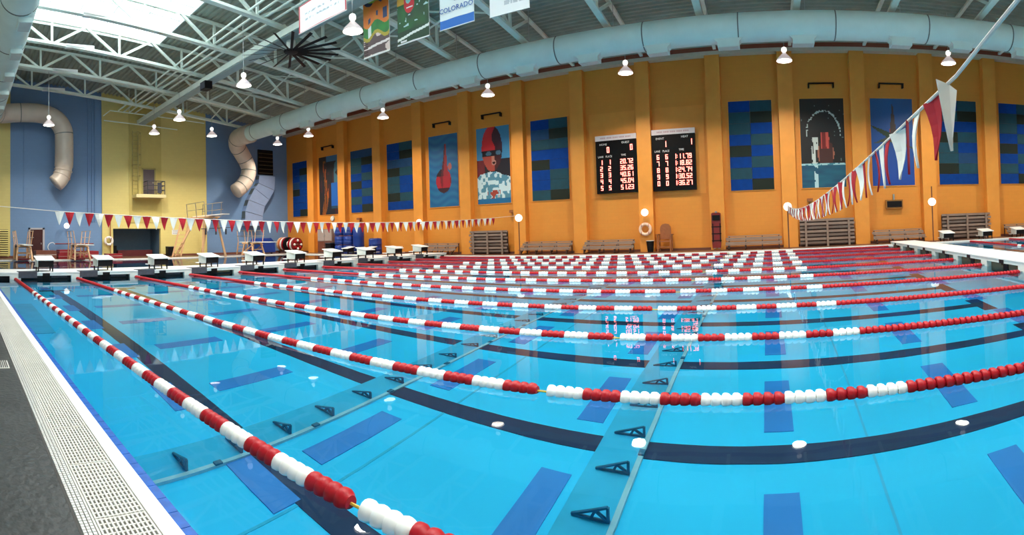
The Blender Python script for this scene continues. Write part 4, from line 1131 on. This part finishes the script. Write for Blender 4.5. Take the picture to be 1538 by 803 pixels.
while 4.8 + k * .30 < 9.4: MB().tube([(XL + .12, 12.38, 4.8 + k * .3), (XL + .12, 12.80, 4.8 + k * .3)], .018, 6).build('rung', mly, ld_); k += 1
for z in (6.0, 6.8, 7.6, 8.4, 9.2):
    MB().tube([(XL + .12, 12.33, z), (XL + .5, 12.28, z), (XL + .78, 12.6, z), (XL + .5, 12.9, z), (XL + .12, 12.85, z)], .02, 6).build('cage_hoop', mly, ld_)
for (x, y) in ((XL + .5, 12.28), (XL + .78, 12.6), (XL + .5, 12.9)): MB().tube([(x, y, 6.0), (x, y, 9.2)], .015, 6).build('cage_bar', mly, ld_)
# hanging rail frame near the roof
hr = thing('roof_track', 'thin pale suspended track frame before the upper yellow wall', 'track frame', (-34.5, 14, 9.9), world=True)
MB().tube([(-34, 9.6, 9.9), (-34, 10.1, 10.3), (-34, 17.4, 9.95)], .04, 6).build('rail', m_truss, hr)
MB().tube([(-34.9, 9.9, 9.8), (-34.9, 15.6, 9.5)], .04, 6).build('rail', m_truss, hr)
for y in (11.5, 16.0): MB().tube([(-34, y, 10.2), (-34, y, zr(y))], .02, 6).build('hanger', m_truss, hr)
# alcove contents, small sign, black box
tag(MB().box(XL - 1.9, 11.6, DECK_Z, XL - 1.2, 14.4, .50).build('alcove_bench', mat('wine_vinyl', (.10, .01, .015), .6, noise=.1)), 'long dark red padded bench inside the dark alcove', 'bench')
tag(MB().box(XL - 1.8, 10.95, DECK_Z, XL - 1.2, 11.5, .85).build('alcove_crate', m_black), 'black crate in the left corner of the alcove', 'crate')
sg = thing('wall_sign', 'small white sign with grey lines on the yellow wall left of the tall diving stand', 'sign', (XL, 15.85, 1.85), world=True)
MB().box(XL, 15.55, 1.66, XL + .02, 16.15, 2.02).build('plate', m_white, sg)
for z in (1.72, 1.84, 1.95): MB().box(XL + .02, 15.6, z, XL + .024, 16.1, z + .04).build('text_line', m_gprint, sg)
bx = thing('black_cabinet', 'small black cabinet against the yellow wall right of the alcove', 'cabinet', (XL + .3, 15.25, DECK_Z))
MB().box(-.25, -.25, 0, .25, .25, .68).build('carcass', m_black, bx); MB().box(-.27, -.27, .68, .27, .27, .71).build('top', m_grey, bx)
# grab rail and red mats
gr = thing('grab_rail', 'curved white grab rail and dark red bar on the pale blue wall', 'rail', (XL + .2, 7, 1), world=True)
MB().tube(spline([(XL + .3, 6.1, .55), (XL + .3, 5.98, .8), (XL + .3, 6.1, 1.05), (XL + .3, 6.35, 1.12), (XL + .3, 6.5, 1.0)], 5), .025, 8).build('hook', m_wfloat, gr)
MB().tube([(XL + .3, 6.5, 1.04), (XL + .3, 9.3, 1.04)], .04, 8).build('bar', m_darkred, gr)
for y in (7, 9): MB().box(XL, y - .02, 1.0, XL + .3, y + .02, 1.06).build('bracket', m_darkred, gr)
for i, (x0, y0, x1, y1, z0, z1, m_, lb) in enumerate(((-35.4, 4.9, -34.0, 6.3, 0, .55, m_brick, 'dark brown folded mat stack behind the first starting block'),
                                                   (-35.3, 6.4, -33.9, 7.6, 0, .32, m_mat_red, 'lower red vinyl mat between the springboards'),
                                                   (-35.2, 6.5, -34.0, 7.5, .32, .60, m_mat_red, 'upper red vinyl mat lying on the lower one between the springboards'),
                                                   (-35.3, 7.8, -33.9, 9.2, 0, .50, m_mat_red, 'thick red vinyl mat right of the second springboard'),
                                                   (-34.7, 9.8, -33.9, 10.9, 0, .30, m_mat_red, 'small red vinyl mat in front of the life ring'))):
    t = thing('gym_mat', lb, 'mat', ((x0 + x1) / 2, (y0 + y1) / 2, DECK_Z + z0), group='mats by the end wall')
    MB().box(x0 - (x0 + x1) / 2, y0 - (y0 + y1) / 2, 0, x1 - (x0 + x1) / 2, y1 - (y0 + y1) / 2, z1 - z0).build('cushion', m_, t)
    hx, hy = (x1 - x0) / 2, (y1 - y0) / 2
    MB().box(-hx - .006, -hy - .006, (z1 - z0) * .48, hx + .006, hy + .006, (z1 - z0) * .52).build('piping', m_wfloat, t)

# ---- springboards
def springboard(y, label, group='one-metre springboards', zb=1.0, x=-31.6, w_=.5):
    t = thing('springboard', label, 'diving board', (x, y, DECK_Z), group=group)
    MB().box(-1.6, -w_ / 2, zb - .05, 2.6, w_ / 2, zb).build('board', m_wfloat, t)
    for s in (-1, 1):
        MB().beam((-.9, s * .45, 0), (-.6, s * .38, zb - .08), .10, .10).build('leg', m_peach, t)
        MB().beam((.7, s * .48, 0), (.35, s * .38, zb - .08), .10, .10).build('leg', m_peach, t)
        MB().beam((-1.7, s * .42, .0), (-1.5, s * .42, zb - .05), .07, .07).build('leg', m_peach, t)
        for z in (zb + .42, zb + .82):
            MB().tube([(-1.55, s * .50, z), (.6, s * .56, z)], .022, 6).build('hand_rail', m_steel, t)
        for xx in (-1.5, -.5, .55):
            MB().tube([(xx, s * .40, zb - .1), (xx, s * (.50 + .04 * (xx > 0)), zb + .84)], .028, 6).build('rail_post', m_peach, t)
    MB().box(-.95, -.42, zb - .16, .5, .42, zb - .06).build('cross_frame', m_peach, t)
    for s in (-1, 1):
        MB().box(-.95, s * .45 - .035, .08, .75, s * .45 + .035, .15).build('lower_rail', m_peach, t)
        MB().beam((-.85, s * .44, .15), (.55, s * .42, zb - .2), .06, .06).build('brace', m_peach, t)
    for xx in (-.8, .6): MB().box(xx - .04, -.45, .42, xx + .04, .45, .48).build('cross_tie', m_peach, t)
    MB().box(-.95, -.42, .0, -.35, .42, .10).build('counterweight', m_mat_red, t)
    MB().tube([(.1, -.5, zb - .1), (.1, .5, zb - .1)], .10, 12).build('fulcrum', m_grey, t)
    for k in range(3): MB().box(-2.0 + .14 * k, -.32, .18 + .26 * k, -1.86 + .14 * k, .32, .21 + .26 * k).build('step', m_peach, t)
    return t
springboard(3.75, 'one-metre springboard on a pale frame at far left before the maroon door')
springboard(7.35, 'one-metre springboard on a pale frame in front of the red mats')
springboard(20.1, 'one-metre springboard on a pale frame nearest the orange wall')
# three-metre stand
t = thing('high_springboard', 'tall three-metre springboard with slanting ladder against the yellow wall', 'diving board', (-32.6, 16.6, DECK_Z))
zb = 2.85
MB().box(-1.4, -.25, zb, 3.2, .25, zb + .06).build('board', m_wfloat, t)
MB().box(-1.5, -.6, zb - .14, 1.2, .6, zb - .03).build('platform', m_peach, t)
for s in (-1, 1):
    MB().beam((-1.4, s * 1.05 - .6, 0), (-.4, s * .5, zb - .1), .13, .13).build('leg', m_peach, t)
    MB().beam((1.0, s * .9 + .25, 0), (.9, s * .5, zb - .1), .13, .13).build('leg', m_peach, t)
    for z in (zb + .45, zb + .95):
        MB().tube([(-1.5, s * .65, z), (1.4, s * .75, z)], .025, 6).build('hand_rail', m_steel, t)
    for xx in (-1.5, 0, 1.35): MB().tube([(xx, s * .6, zb - .1), (xx, s * (.68), zb + .97)], .03, 6).build('rail_post', m_steel, t)
    MB().beam((-1.0, -1.75 + s * .32, 0), (-1.0, -.95 + s * .32, zb), .06, .10).build('ladder_rail', m_peach, t)
for k in range(10):
    f_ = (k + .5) / 10; y = -1.75 + .8 * f_; MB().box(-1.06, y - .32, zb * f_ - .02, -.94, y + .32, zb * f_ + .02).build('rung', m_peach, t)
MB().tube([(.2, -.55, zb - .2), (.2, .55, zb - .2)], .10, 12).build('fulcrum', m_grey, t)
for s in (-.4, .4, 1.2): MB().box(.95, s - .04, 1.55, 1.05, s + .04, 1.95).build('bracket', m_grey, t)
MB().tube([(.98, -.75, 1.95), (.98, 1.6, 2.05)], .03, 6).build('cross_tube', m_grey, t)

# clean the helper property
for o in bpy.data.objects:
    if '_w' in o.keys(): del o['_w']
